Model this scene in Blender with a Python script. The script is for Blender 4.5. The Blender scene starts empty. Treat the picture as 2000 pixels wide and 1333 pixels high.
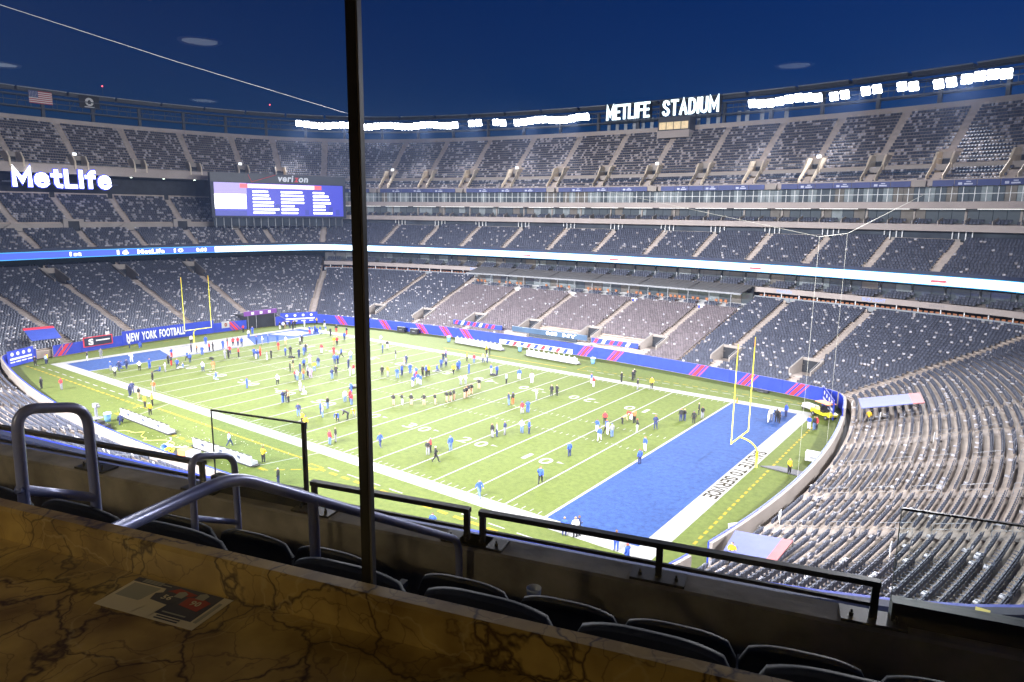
import bpy, bmesh, math, random
import numpy as np
from mathutils import Vector, Matrix

random.seed(7); RNG = np.random.default_rng(7)
SC = bpy.context.scene
COL = SC.collection
V = Vector

# ------------------------------------------------------------------ camera
CAM = np.array([31.806, -48.566, 26.766]); YAW, PITCH, ROLL, FPX = 2.205493, -0.183199, 0.0115406, 1347.35
_f = np.array([math.cos(PITCH)*math.cos(YAW), math.cos(PITCH)*math.sin(YAW), math.sin(PITCH)])
_r0 = np.array([math.sin(YAW), -math.cos(YAW), 0.0]); _u0 = np.cross(_r0, _f)
CR = math.cos(ROLL)*_r0 + math.sin(ROLL)*_u0; CU = -math.sin(ROLL)*_r0 + math.cos(ROLL)*_u0
cd = bpy.data.cameras.new('camera'); co = bpy.data.objects.new('camera', cd); COL.objects.link(co)
cd.sensor_width = 36.0; cd.lens = FPX/2000*36.0; cd.clip_start = 0.05; cd.clip_end = 5000
m = Matrix.Identity(4)
for i in range(3):
    m[i][0], m[i][1], m[i][2], m[i][3] = CR[i], CU[i], -_f[i], CAM[i]
co.matrix_world = m
SC.camera = co

# ------------------------------------------------------------------ world: dusk sky
w = bpy.data.worlds.new('World'); SC.world = w; w.use_nodes = True
nt = w.node_tree; bg = nt.nodes['Background']
sky = nt.nodes.new('ShaderNodeTexSky'); sky.sky_type = 'NISHITA'; sky.sun_disc = False
sky.sun_elevation = math.radians(3.0); sky.sun_rotation = math.radians(200); sky.ozone_density = 9.0
sky.air_density = 1.0; sky.dust_density = 0.2
nt.links.new(sky.outputs[0], bg.inputs[0]); bg.inputs[1].default_value = 0.064
SC.view_settings.view_transform = 'Standard'; SC.view_settings.look = 'None'
SC.view_settings.exposure = 0.2; SC.view_settings.gamma = 1.0; SC.view_settings.use_curve_mapping = False
HAZE = 0.00010  # density of the haze volume added for floodlight glow
FLOOD_W = 3.0e5                     # each flood lamp
SC.cycles.use_denoising = True
SC.cycles.max_bounces = 5; SC.cycles.diffuse_bounces = 2; SC.cycles.glossy_bounces = 2
SC.cycles.transmission_bounces = 3; SC.cycles.transparent_max_bounces = 10
SC.cycles.sample_clamp_indirect = 4.0; SC.cycles.caustics_reflective = False; SC.cycles.caustics_refractive = False
SC.cycles.use_light_tree = True

def project(P):
    P = np.asarray(P, float) - CAM
    z = P @ _f; z = np.where(np.abs(z) < 1e-6, 1e-6, z)
    return np.stack([1000 + FPX*(P @ CR)/z, 666.5 - FPX*(P @ CU)/z, z], -1)
_PU = np.array([-200, 37, 360, 735, 1100, 1350, 1750, 2200.]); _PV = np.array([850, 888, 940, 1020, 1085, 1128, 1200, 1280.])
def seen(P, mg=120):
    q = project(P)
    return (q[..., 2] > 0.3) & (q[..., 0] > -mg) & (q[..., 0] < 2000+mg) & (q[..., 1] > -mg) & (q[..., 1] < np.interp(q[..., 0], _PU, _PV)+mg)

# ------------------------------------------------------------------ materials
MATS = {}
def mat(name, col, rough=0.6, noise=0.0, scale=5.0, metal=0.0, emit=0.0, ecol=None, bump=0.0, spec=0.5, island=0.0, detail=4, sample=False):
    if name in MATS: return MATS[name]
    mm = bpy.data.materials.new(name); mm.use_nodes = True; n = mm.node_tree; b = n.nodes['Principled BSDF']
    b.inputs['Base Color'].default_value = (*col, 1); b.inputs['Roughness'].default_value = rough
    b.inputs['Metallic'].default_value = metal; b.inputs['Specular IOR Level'].default_value = spec
    src = None
    if noise or bump:
        tc = n.nodes.new('ShaderNodeTexCoord'); nz = n.nodes.new('ShaderNodeTexNoise')
        nz.inputs['Scale'].default_value = scale; nz.inputs['Detail'].default_value = detail
        n.links.new(tc.outputs['Object'], nz.inputs['Vector'])
        if noise:
            rp = n.nodes.new('ShaderNodeValToRGB')
            rp.color_ramp.elements[0].position = 0.3; rp.color_ramp.elements[1].position = 0.7
            rp.color_ramp.elements[0].color = (*[c*(1-noise) for c in col], 1); rp.color_ramp.elements[1].color = (*[min(1, c*(1+noise)) for c in col], 1)
            n.links.new(nz.outputs['Fac'], rp.inputs['Fac']); src = rp.outputs['Color']
        if bump:
            bp = n.nodes.new('ShaderNodeBump'); bp.inputs['Strength'].default_value = bump; bp.inputs['Distance'].default_value = 0.02
            n.links.new(nz.outputs['Fac'], bp.inputs['Height']); n.links.new(bp.outputs[0], b.inputs['Normal'])
    if island:
        ge = n.nodes.new('ShaderNodeNewGeometry'); mp = n.nodes.new('ShaderNodeMapRange')
        mp.inputs['To Min'].default_value = 1-island; mp.inputs['To Max'].default_value = 1+island
        n.links.new(ge.outputs['Random Per Island'], mp.inputs['Value'])
        mx = n.nodes.new('ShaderNodeVectorMath'); mx.operation = 'SCALE'
        if src: n.links.new(src, mx.inputs[0])
        else: mx.inputs[0].default_value = col
        n.links.new(mp.outputs[0], mx.inputs['Scale']); src = mx.outputs[0]
    if src: n.links.new(src, b.inputs['Base Color'])
    if emit:
        b.inputs['Emission Color'].default_value = (*(ecol or col), 1); b.inputs['Emission Strength'].default_value = emit
        if not sample: mm.cycles.emission_sampling = 'NONE'
    MATS[name] = mm
    return mm
CONC = mat('concrete', (0.36, 0.295, 0.25), 0.85, 0.2, 0.5, island=0.05)
CONC2 = mat('precast', (0.29, 0.255, 0.23), 0.8, 0.10, 0.35)
AISLE = mat('aisle_concrete', (0.33, 0.28, 0.25), 0.85, 0.15, 0.8)
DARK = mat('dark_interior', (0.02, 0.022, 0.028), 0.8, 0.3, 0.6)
SEATM = mat('seat_plastic', (0.056, 0.062, 0.088), 0.6, island=0.25, spec=0.25)
SEATP = mat('seat_pan_plastic', (0.066, 0.072, 0.10), 0.55, island=0.25, spec=0.3)
SEATL = mat('lit_tone_seat_plastic', (0.36, 0.35, 0.39), 0.45, island=0.35, spec=0.6)  # pale colour stands in for floodlight caught by the lowered seats
BLUE = mat('blue_padding', (0.022, 0.048, 0.42), 0.5, 0.10, 0.7)
RED = mat('red_vinyl', (0.62, 0.035, 0.06), 0.5, 0.08, 1.0)
PINK = mat('pale_red_vinyl', (0.42, 0.06, 0.14), 0.5, 0.08, 1.0)
WHITE = mat('white_paint', (0.8, 0.8, 0.8), 0.6, 0.05, 2.0)
STEEL = mat('galvanised_steel', (0.24, 0.245, 0.26), 0.55, 0.1, 3.0, metal=0.3)
DSTEEL = mat('dark_truss_steel', (0.03, 0.035, 0.05), 0.6, 0.2, 0.5)
NAVY = mat('navy_panel', (0.012, 0.018, 0.05), 0.6, 0.2, 0.8)
YEL = mat('yellow_post_paint', (0.85, 0.78, 0.05), 0.45, 0.05, 2.0)
GLASSY = mat('dark_window_glass', (0.05, 0.06, 0.075), 0.08, 0.3, 0.3, spec=0.7)

# ------------------------------------------------------------------ mesh helpers
class MB:
    def __init__(s): s.v = []; s.f = []; s.mi = []
    def quad(s, a, b, c, d, mi=0):
        n = len(s.v); s.v += [tuple(a), tuple(b), tuple(c), tuple(d)]; s.f.append((n, n+1, n+2, n+3)); s.mi.append(mi)
    def poly(s, pts, mi=0):
        n = len(s.v); s.v += [tuple(p) for p in pts]; s.f.append(tuple(range(n, n+len(pts)))); s.mi.append(mi)
    def hexa(s, p, mi=0):           # 8 points: bottom 0-3, top 4-7
        n = len(s.v); s.v += [tuple(q) for q in p]
        for f in ((3, 2, 1, 0), (4, 5, 6, 7), (0, 1, 5, 4), (1, 2, 6, 5), (2, 3, 7, 6), (3, 0, 4, 7)):
            s.f.append(tuple(n+i for i in f)); s.mi.append(mi)
    def box(s, x0, x1, y0, y1, z0, z1, mi=0, M=None):
        p = [(x0, y0, z0), (x1, y0, z0), (x1, y1, z0), (x0, y1, z0), (x0, y0, z1), (x1, y0, z1), (x1, y1, z1), (x0, y1, z1)]
        if M is not None: p = [tuple(M @ V(q)) for q in p]
        s.hexa(p, mi)
    def prism(s, pts, off, mi=0):   # planar polygon swept by off
        n = len(s.v); k = len(pts); o = V(off)
        s.v += [tuple(p) for p in pts] + [tuple(V(p)+o) for p in pts]
        s.f.append(tuple(range(n+k-1, n-1, -1))); s.f.append(tuple(range(n+k, n+2*k))); s.mi += [mi, mi]
        for i in range(k):
            j = (i+1) % k; s.f.append((n+i, n+j, n+k+j, n+k+i)); s.mi.append(mi)
    def tube(s, path, r, seg=8, mi=0, closed=False, cap=True):
        P = [V(p) for p in path]; k = len(P); rs = r if hasattr(r, '__len__') else [r]*k
        n0 = len(s.v); up = None
        for i in range(k):
            if closed: t = P[(i+1) % k]-P[i-1]
            else: t = P[min(i+1, k-1)]-P[max(i-1, 0)]
            t.normalize()
            if up is None:
                up = V((0, 0, 1)) if abs(t.z) < 0.9 else V((1, 0, 0))
            a = t.cross(up).normalized(); up = a.cross(t).normalized()
            for j in range(seg):
                an = 2*math.pi*j/seg; s.v.append(tuple(P[i]+(a*math.cos(an)+up*math.sin(an))*rs[i]))
        for i in range(k if closed else k-1):
            i2 = (i+1) % k
            for j in range(seg):
                j2 = (j+1) % seg
                s.f.append((n0+i*seg+j, n0+i2*seg+j, n0+i2*seg+j2, n0+i*seg+j2)); s.mi.append(mi)
        if cap and not closed:
            s.f.append(tuple(n0+j for j in range(seg-1, -1, -1))); s.f.append(tuple(n0+(k-1)*seg+j for j in range(seg))); s.mi += [mi, mi]
    def grid(s, rows, mi=0):
        n = len(s.v); R = len(rows); K = len(rows[0])
        for r in rows: s.v += [tuple(map(float, p)) for p in r]
        for i in range(R-1):
            for j in range(K-1):
                s.f.append((n+i*K+j, n+i*K+j+1, n+(i+1)*K+j+1, n+(i+1)*K+j)); s.mi.append(mi)
    def lathe(s, prof, seg=14, c=(0, 0, 0), mi=0):
        n = len(s.v); k = len(prof)
        for r, z in prof:
            for j in range(seg):
                a = 2*math.pi*j/seg; s.v.append((c[0]+r*math.cos(a), c[1]+r*math.sin(a), c[2]+z))
        for i in range(k-1):
            for j in range(seg):
                j2 = (j+1) % seg; s.f.append((n+i*seg+j, n+i*seg+j2, n+(i+1)*seg+j2, n+(i+1)*seg+j)); s.mi.append(mi)
    def build(s, name, mats, parent=None, smooth=False):
        me = bpy.data.meshes.new(name); me.from_pydata(s.v, [], s.f)
        if not isinstance(mats, (list, tuple)): mats = [mats]
        for mm in mats: me.materials.append(mm)
        if len(mats) > 1: me.polygons.foreach_set('material_index', s.mi)
        if smooth: me.polygons.foreach_set('use_smooth', [True]*len(me.polygons))
        me.update()
        return link(name, me, parent)
def link(name, me, parent=None):
    o = bpy.data.objects.new(name, me); COL.objects.link(o)
    if parent is not None: o.parent = parent
    return o
def tag(o, label=None, cat=None, group=None, kind=None):
    if label: o['label'] = label
    if cat: o['category'] = cat
    if group: o['group'] = group
    if kind: o['kind'] = kind
    return o
def thing(name, label, cat, group=None, loc=(0, 0, 0), rz=0.0):
    o = bpy.data.objects.new(name, None); COL.objects.link(o); o.empty_display_size = 0.2
    o.location = loc; o.rotation_euler = (0, 0, rz)
    return tag(o, label, cat, group)
def basis(c, right, up):
    r = V(right).normalized(); u = V(up).normalized(); n = r.cross(u)
    M = Matrix.Identity(4)
    for i in range(3): M[i][0], M[i][1], M[i][2], M[i][3] = r[i], u[i], n[i], c[i]
    return M
def text_mesh(body, height=1.0, width=None, extrude=0.02, bold=0.0, shear=0.0, space=1.1):
    cu = bpy.data.curves.new('lettering', 'FONT'); cu.body = body; cu.extrude = extrude; cu.offset = bold; cu.shear = shear
    cu.space_character = space; cu.align_x = 'CENTER'; cu.resolution_u = 3; cu.size = 1.0
    o = bpy.data.objects.new('lettering', cu); COL.objects.link(o)
    dg = bpy.context.evaluated_depsgraph_get(); me = bpy.data.meshes.new_from_object(o.evaluated_get(dg))
    bpy.data.objects.remove(o); bpy.data.curves.remove(cu)
    n = len(me.vertices); co_ = np.empty(n*3); me.vertices.foreach_get('co', co_); co_ = co_.reshape(-1, 3)
    lo, hi = co_.min(0), co_.max(0); ex = hi-lo
    co_[:, 0] -= (lo[0]+hi[0])/2; co_[:, 1] -= (lo[1]+hi[1])/2
    s = height/ex[1]; co_[:, 1] *= s; co_[:, 0] *= (width/ex[0] if width else s)
    me.vertices.foreach_set('co', co_.ravel()); me.update()
    return me
def lettering(body, c, right, up, height, width, mt, parent=None, extrude=0.02, bold=0.0, shear=0.0, name='lettering'):
    me = text_mesh(body, height, width, extrude, bold, shear); me.materials.clear(); me.materials.append(mt)
    o = link(name, me, parent); o.matrix_local = basis(c, right, up)
    return o

# stroke lettering: each glyph is a set of polylines in a unit-height box
GLYPH = {'M': [[(0, 0), (0, 1), (.42, .28), (.84, 1), (.84, 0)]], 'E': [[(.56, 1), (0, 1), (0, 0), (.56, 0)], [(0, .52), (.48, .52)]], 'T': [[(0, 1), (.66, 1)], [(.33, 1), (.33, 0)]],
         'L': [[(0, 1), (0, 0), (.52, 0)]], 'I': [[(0, 1), (0, 0)]], 'F': [[(.54, 1), (0, 1), (0, 0)], [(0, .52), (.46, .52)]],
         'S': [[(.58, .80), (.5, .95), (.3, 1), (.1, .95), (.02, .78), (.1, .62), (.32, .5), (.54, .38), (.61, .22), (.52, .06), (.3, 0), (.1, .05), (.01, .2)]],
         'A': [[(0, 0), (.34, 1), (.68, 0)], [(.12, .32), (.56, .32)]], 'D': [[(0, .5), (0, 1), (.28, 1), (.5, .9), (.6, .65), (.6, .35), (.5, .1), (.28, 0), (0, 0), (0, .5)]],
         'U': [[(0, 1), (0, .25), (.08, .07), (.3, 0), (.52, .07), (.6, .25), (.6, 1)]], 'V': [[(0, 1), (.33, 0), (.66, 1)]],
         'R': [[(0, 0), (0, 1), (.35, 1), (.55, .9), (.58, .73), (.52, .58), (.35, .5), (0, .5)], [(.33, .5), (.62, 0)]],
         'C': [[(.6, .78), (.5, .95), (.3, 1), (.08, .9), (0, .65), (0, .35), (.08, .1), (.3, 0), (.5, .05), (.6, .22)]],
         'O': [[(0, .5), (.02, .75), (.1, .93), (.3, 1), (.5, .93), (.58, .75), (.6, .5), (.58, .25), (.5, .07), (.3, 0), (.1, .07), (.02, .25), (0, .5)]],
         'e': [[(.03, .37), (.58, .37), (.56, .55), (.45, .67), (.3, .71), (.12, .64), (.02, .5), (0, .35), (.03, .18), (.14, .05), (.3, 0), (.46, .03), (.57, .14)]],
         't': [[(.2, .95), (.2, .15), (.29, .02), (.42, 0)], [(0, .68), (.42, .68)]], 'i': [[(0, 0), (0, .68)], [(0, .93), (0, 1.0)]], 'f': [[(.44, 1), (.3, .97), (.2, .84), (.2, 0)], [(0, .67), (.42, .67)]]}
def strokes(body, c, right, up, height, width, sw, mt, parent, depth=.2, gap=.30, name='letter'):
    """one mesh object per letter; sw is the stroke width as a share of the height"""
    adv = []; x = 0.0
    for ch in body:
        if ch == ' ': x += .42; adv.append(None); continue
        wd_ = max(p[0] for pl in GLYPH[ch] for p in pl); adv.append(x); x += wd_+gap
    tot = x-gap; kx = (width-sw*height)/tot; ky = height*(1-sw); M = basis(c, right, up); N = M.to_3x3() @ V((0, 0, 1))
    for ch, x0 in zip(body, adv):
        if x0 is None: continue
        b = MB()
        for q_, pl in enumerate(GLYPH[ch]):
            P = [V(((x0+px)*kx-width/2+sw*height/2, py*ky-height/2+sw*height/2)) for px, py in pl]
            closed = (P[0]-P[-1]).length < 1e-6; n = len(P); hw_ = sw*height/2; Lf, Rt = [], []
            for i in range(n):
                d0 = (P[i]-P[i-1]).normalized() if i > 0 else ((P[0]-P[-2]).normalized() if closed else None)
                d1 = (P[i+1]-P[i]).normalized() if i < n-1 else ((P[1]-P[0]).normalized() if closed else None)
                d0 = d0 or d1; d1 = d1 or d0; t_ = (d0+d1).normalized(); nn = V((-t_.y, t_.x)); k = min(2.2, 1/max(.35, nn.dot(V((-d0.y, d0.x)))))
                p = P[i]
                if not closed and i == 0: p = p-d1*hw_*.9
                if not closed and i == n-1: p = p+d0*hw_*.9
                Lf.append(p+nn*hw_*k); Rt.append(p-nn*hw_*k)
            for i in range(n-1):
                z = .0007*(i+7*q_)+.0003
                qd = [Lf[i], Lf[i+1], Rt[i+1], Rt[i]]; b.hexa([tuple(M @ V((v_.x, v_.y, -depth))) for v_ in qd]+[tuple(M @ V((v_.x, v_.y, z))) for v_ in qd])
        b.build(name, mt, parent)

# ------------------------------------------------------------------ bowl geometry: offset loops round the field
XC = -45.72
def loop_raw(d):
    yf = lambda x: 64+d-6.6*((x-XC)/57)**2
    yn = lambda x: -15.2-d+6.6*((x-XC)/57)**2
    xr = lambda y: 17+d-2.2*((y-24.38)/25)**2
    xl = lambda y: -110.2-d+2.2*((y-24.38)/25)**2
    def corner(fy, fx, x, y):
        for _ in range(60): y = 0.5*y+0.5*fy(x); x = 0.5*x+0.5*fx(y)
        return x, y
    fr = corner(yf, xr, 13, 57); fl = corner(yf, xl, -104, 57); nl = corner(yn, xl, -104, -8); nr = corner(yn, xr, 13, -8)
    nf, ns = 280, 160
    x = np.linspace(fr[0], fl[0], nf, endpoint=False); a = np.stack([x, yf(x)], 1)
    y = np.linspace(fl[1], nl[1], ns, endpoint=False); b = np.stack([xl(y), y], 1)
    x = np.linspace(nl[0], nr[0], nf, endpoint=False); c = np.stack([x, yn(x)], 1)
    y = np.linspace(nr[1], fr[1], ns, endpoint=False); e = np.stack([xr(y), y], 1)
    P = np.concatenate([a, b, c, e])
    sg = 5.0+max(0.0, d-25)*0.75; k = np.arange(-int(3*sg), int(3*sg)+1); g = np.exp(-(k/sg)**2/2); g /= g.sum()
    return sum(gi*np.roll(P, -ki, 0) for gi, ki in zip(g, k))
NF, NS = 280, 160
CI = {'fr': 0, 'fl': NF, 'nl': NF+NS, 'nr': 2*NF+NS}
class Loop:
    def __init__(s, d):
        s.P = loop_raw(d); q = np.vstack([s.P, s.P[:1]]); s.Q = q
        s.S = np.concatenate([[0], np.cumsum(np.linalg.norm(np.diff(q, axis=0), axis=1))]); s.L = s.S[-1]
    def at(s, t):
        t = np.asarray(t, float) % s.L
        return np.stack([np.interp(t, s.S, s.Q[:, 0]), np.interp(t, s.S, s.Q[:, 1])], -1)
    def tan(s, t):
        v = s.at(np.asarray(t)+0.6)-s.at(np.asarray(t)-0.6); return v/np.linalg.norm(v, axis=-1, keepdims=True)
    def near(s, p): return s.S[int(np.argmin(((s.P-np.asarray(p))**2).sum(1)))]
    def refine(s, p):
        t0 = s.near(p); ts = np.linspace(t0-1, t0+1, 41); return ts[int(np.argmin(((s.at(ts)-p)**2).sum(1)))]
_LC = {}
def L(d):
    k = round(d, 2)
    if k not in _LC: _LC[k] = Loop(k)
    return _LC[k]
def nout(t): return np.stack([t[..., 1], -t[..., 0]], -1)
class Radial:                       # a line running up the stand; hw = half width of the gap it needs at d
    def __init__(s, foot=None, d0=0.0, corner=None, hw=0.6, vom=None):
        s.d0 = d0; s.corner = corner; s.hw = hw; s.vom = vom or []; s._c = {}
        if corner is None:
            l = L(d0); t = l.refine(np.array(foot)); s.f = l.at(t); s.n = nout(l.tan(t))
    def s(s_, d):
        k = round(d, 2)
        if k not in s_._c:
            l = L(d)
            s_._c[k] = l.S[CI[s_.corner]] if s_.corner else l.refine(s_.f+s_.n*(d-s_.d0))
        return s_._c[k]
    def gap(s_, d):
        for a, b, h in s_.vom:
            if a-1e-6 <= d <= b+1e-6: return h
        return s_.hw
    def pt(s_, d): return L(d).at(s_.s(d))
    def nv(s_, d): return nout(L(d).tan(s_.s(d)))
def span(A, B, d, K, ga=True):
    l = L(d); a = A.s(d)+(A.gap(d) if ga else 0); b = B.s(d)-(B.gap(d) if ga else 0)
    if b < a-l.L/2: b += l.L
    if b < a+0.05: b = a+0.05
    return l.at(np.linspace(a, b, K))
def P3(p, z): return np.concatenate([p, np.full((len(p), 1), z)], 1)
def section(A, B, ds, zs, K, name, mt, parent, front=None, back=None):
    rows = []
    if front is not None: rows.append(P3(span(A, B, ds[0], K), front))
    for i in range(len(zs)):
        rows.append(P3(span(A, B, ds[i], K), zs[i])); rows.append(P3(span(A, B, ds[i+1], K), zs[i]))
    if back is not None: rows.append(P3(span(A, B, ds[-1], K), back))
    mb = MB(); mb.grid([r[::-1] for r in rows]); return mb.build(name, mt, parent)
def aisle(A, ds, zs, name, mt, parent, skip=None):
    lo, hi = MB(), MB(); n = len(zs)
    for i in range(n):
        for h in (0, 1):
            mb = hi if skip and ds[i] > skip[0]-.3 else lo
            d0 = ds[i]+(ds[i+1]-ds[i])*h/2; d1 = d0+(ds[i+1]-ds[i])/2
            if skip and d1 > skip[0]+0.01 and d0 < skip[1]-0.01: continue
            z = zs[i]+(0 if h == 0 else (zs[min(i+1, n-1)]-zs[i])*0.5)+0.02
            za = z-0.5
            def pt(d, sg):
                l = L(d); return l.at(A.s(d)+sg*(A.hw+0.02))
            p = [pt(d0, 1), pt(d0, -1), pt(d1, -1), pt(d1, 1)]
            mb.hexa([(*q, za) for q in p]+[(*q, z) for q in p])
    for q_ in (lo, hi):
        if q_.f: q_.build(name, mt, parent)
def band(A, B, prof, K, name, mt, parent, ga=False, flip=False):
    """a strip with the cross-section prof [(d, z)...] swept along the ring from A to B"""
    rows = [P3(span(A, B, d, K, ga), z) for d, z in prof]
    mb = MB(); mb.grid(rows if flip else [r[::-1] for r in rows]); return mb.build(name, mt, parent)
def arc(A, B, d, step, off=0.0):
    l = L(d); a, b = A.s(d), B.s(d)
    if b < a-l.L/2: b += l.L
    k = max(1, int(round((b-a)/step))); t = a+(b-a)*(np.arange(k)+0.5)/k
    return t, (b-a)/k
SEATS = []      # rows of (x, y, z, tx, ty, down, style)
def seat_row(A, B, d, z, ex=0.12, style=0, pitch=0.54, p_down=0.09):
    l = L(d); a = A.s(d)+A.gap(d)+ex; b = B.s(d)-B.gap(d)-ex
    if b < a-l.L/2: b += l.L
    if b-a < 0.6: return
    k = int((b-a)/pitch); t = a+((b-a)-k*pitch)/2+(np.arange(k)+0.5)*pitch
    p = l.at(t); tn = l.tan(t); P = P3(p, z+0.6)
    vis = seen(P, 60)
    if not vis.any(): return
    dn = RNG.random(k) < p_down
    for i in np.nonzero(vis)[0]: SEATS.append((p[i, 0], p[i, 1], z, tn[i, 0], tn[i, 1], bool(dn[i]), style))

# ================================================================== GROUND AND FIELD
g = MB(); g.quad((-260, -190, -0.4), (170, -190, -0.4), (170, 240, -0.4), (-260, 240, -0.4))
tag(g.build('ground', mat('asphalt', (0.05, 0.05, 0.055), 0.9, 0.2, 0.2)), kind='structure')
def turf_mat(name, c0, c1, c2):
    mm = bpy.data.materials.new(name); mm.use_nodes = True; n = mm.node_tree; b = n.nodes['Principled BSDF']
    b.inputs['Roughness'].default_value = 0.85; b.inputs['Specular IOR Level'].default_value = 0.25
    tc = n.nodes.new('ShaderNodeTexCoord')
    big = n.nodes.new('ShaderNodeTexNoise'); big.inputs['Scale'].default_value = 0.12; big.inputs['Detail'].default_value = 3
    fine = n.nodes.new('ShaderNodeTexNoise'); fine.inputs['Scale'].default_value = 1.6; fine.inputs['Detail'].default_value = 8; fine.inputs['Roughness'].default_value = 0.8
    for q in (big, fine): n.links.new(tc.outputs['Object'], q.inputs['Vector'])
    r1 = n.nodes.new('ShaderNodeValToRGB'); r1.color_ramp.elements[0].position = 0.35; r1.color_ramp.elements[1].position = 0.65
    r1.color_ramp.elements[0].color = (*c0, 1); r1.color_ramp.elements[1].color = (*c1, 1)
    n.links.new(fine.outputs['Fac'], r1.inputs['Fac'])
    mx = n.nodes.new('ShaderNodeMixRGB'); mx.blend_type = 'MIX'; mx.inputs[2].default_value = (*c2, 1)
    mr = n.nodes.new('ShaderNodeMapRange'); mr.inputs['From Min'].default_value = 0.35; mr.inputs['From Max'].default_value = 0.7; mr.inputs['To Max'].default_value = 0.5
    n.links.new(big.outputs['Fac'], mr.inputs['Value']); n.links.new(mr.outputs[0], mx.inputs[0])
    n.links.new(r1.outputs[0], mx.inputs[1]); n.links.new(mx.outputs[0], b.inputs['Base Color'])
    bp = n.nodes.new('ShaderNodeBump'); bp.inputs['Strength'].default_value = 0.5; bp.inputs['Distance'].default_value = 0.03
    n.links.new(fine.outputs['Fac'], bp.inputs['Height']); n.links.new(bp.outputs[0], b.inputs['Normal'])
    MATS[name] = mm; return mm
TURF = turf_mat('turf', (0.058, 0.082, 0.012), (0.116, 0.144, 0.028), (0.074, 0.096, 0.016))
BTURF = turf_mat('blue_turf', (0.009, 0.030, 0.115), (0.030, 0.076, 0.235), (0.011, 0.033, 0.125))
PAINT = turf_mat('white_turf_paint', (0.23, 0.23, 0.225), (0.31, 0.31, 0.30), (0.28, 0.27, 0.245))
YPAINT = turf_mat('yellow_turf_paint', (0.26, 0.19, 0.01), (0.33, 0.24, 0.015), (0.22, 0.16, 0.012))
lp = L(0.2).P[::4]
g = MB(); g.poly([(*q, 0.0) for q in lp])
field = tag(g.build('playing_field', TURF), 'green turf playing field', kind='structure')
def sheet(name, x0, x1, y0, y1, z, mt, parent=field):
    b = MB(); b.quad((x0, y0, z), (x1, y0, z), (x1, y1, z), (x0, y1, z)); return b.build(name, mt, parent)
FW = 48.77; YD = 0.9144; XL = -91.44
sheet('end_zone', 0.15, 9.14, 0, FW, 0.004, BTURF); sheet('end_zone', XL-9.14, XL-0.15, 0, FW, 0.004, BTURF)
B = 1.83
sheet('border_line', XL-9.14-B, 9.14+B, -B, 0, 0.008, PAINT); sheet('border_line', XL-9.14-B, 9.14+B, FW, FW+B, 0.008, PAINT)
sheet('border_line', 9.14, 9.14+B, 0, FW, 0.008, PAINT); sheet('border_line', XL-9.14-B, XL-9.14, 0, FW, 0.008, PAINT)
for i in range(0, 21):
    x = -i*5*YD; wd = 0.15 if i in (0, 20) else 0.09
    sheet('yard_line', x-wd, x+wd, 0, FW, 0.012, PAINT)
hm = MB()
for i in range(1, 100):
    if i % 5 == 0: continue
    x = -i*YD
    for y0 in (0.15, FW-0.85, 21.56-0.6, FW-21.56): hm.quad((x-.05, y0, .012), (x+.05, y0, .012), (x+.05, y0+.65, .012), (x-.05, y0+.65, .012))
for i in range(1, 20):
    x = -i*5*YD
    for y0 in (21.56, FW-21.56): hm.quad((x-.5, y0-.05, .016), (x+.5, y0-.05, .016), (x+.5, y0+.05, .016), (x-.5, y0+.05, .016))
tag(hm.build('hash_mark', PAINT, field), kind='stuff')
for i in range(1, 10):
    n = 10*min(i, 10-i); x = -i*10*YD
    for side in (0, 1):
        y = 11.9 if side == 0 else FW-11.9; rt = (1, 0, 0) if side == 0 else (-1, 0, 0); up = (0, 1, 0) if side == 0 else (0, -1, 0)
        s = str(n)
        for k, ch in enumerate(s):
            dx = (-1.25 if k == 0 else 1.25)*(1 if side == 0 else -1)
            lettering(ch, (x+dx, y, .016), rt, up, 1.9, 1.45 if ch != '1' else 0.55, PAINT, field, 0.002, 0.01, name='yard_number')
        if n != 50:
            sg = 1 if i < 5 else -1; xa = x+sg*2.45; b = MB()
            yy = y+(0.45 if side == 0 else -0.45)
            b.poly([(xa, yy-.22, .017), (xa+sg*.95, yy, .017), (xa, yy+.22, .017)][::sg]); b.build('direction_arrow', PAINT, field)
strokes('SALUTE TO SERVICE', (9.14+B/2, 21.6, .0125), (0, -1, 0), (1, 0, 0), 1.4, 16.6, .16, mat('grey_brown_turf_paint', (0.045, 0.039, 0.029), 1.0, 0.2, 2.0, spec=0.0), field, .002, .3, 'end_line_letter')
b = MB(); b.poly([(-100.3, 16.2, .012), (-92.0, 14.4, .012), (-92.0, 31.2, .012), (-100.3, 34.9, .012)]); b.build('white_end_zone_block', PAINT, field)
b = MB(); b.poly([(-99.6, 40.0, .012), (-93.5, 42.2, .012), (-94.2, 47.0, .012), (-99.2, 46.6, .012)]); b.build('white_end_zone_block', PAINT, field)
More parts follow.
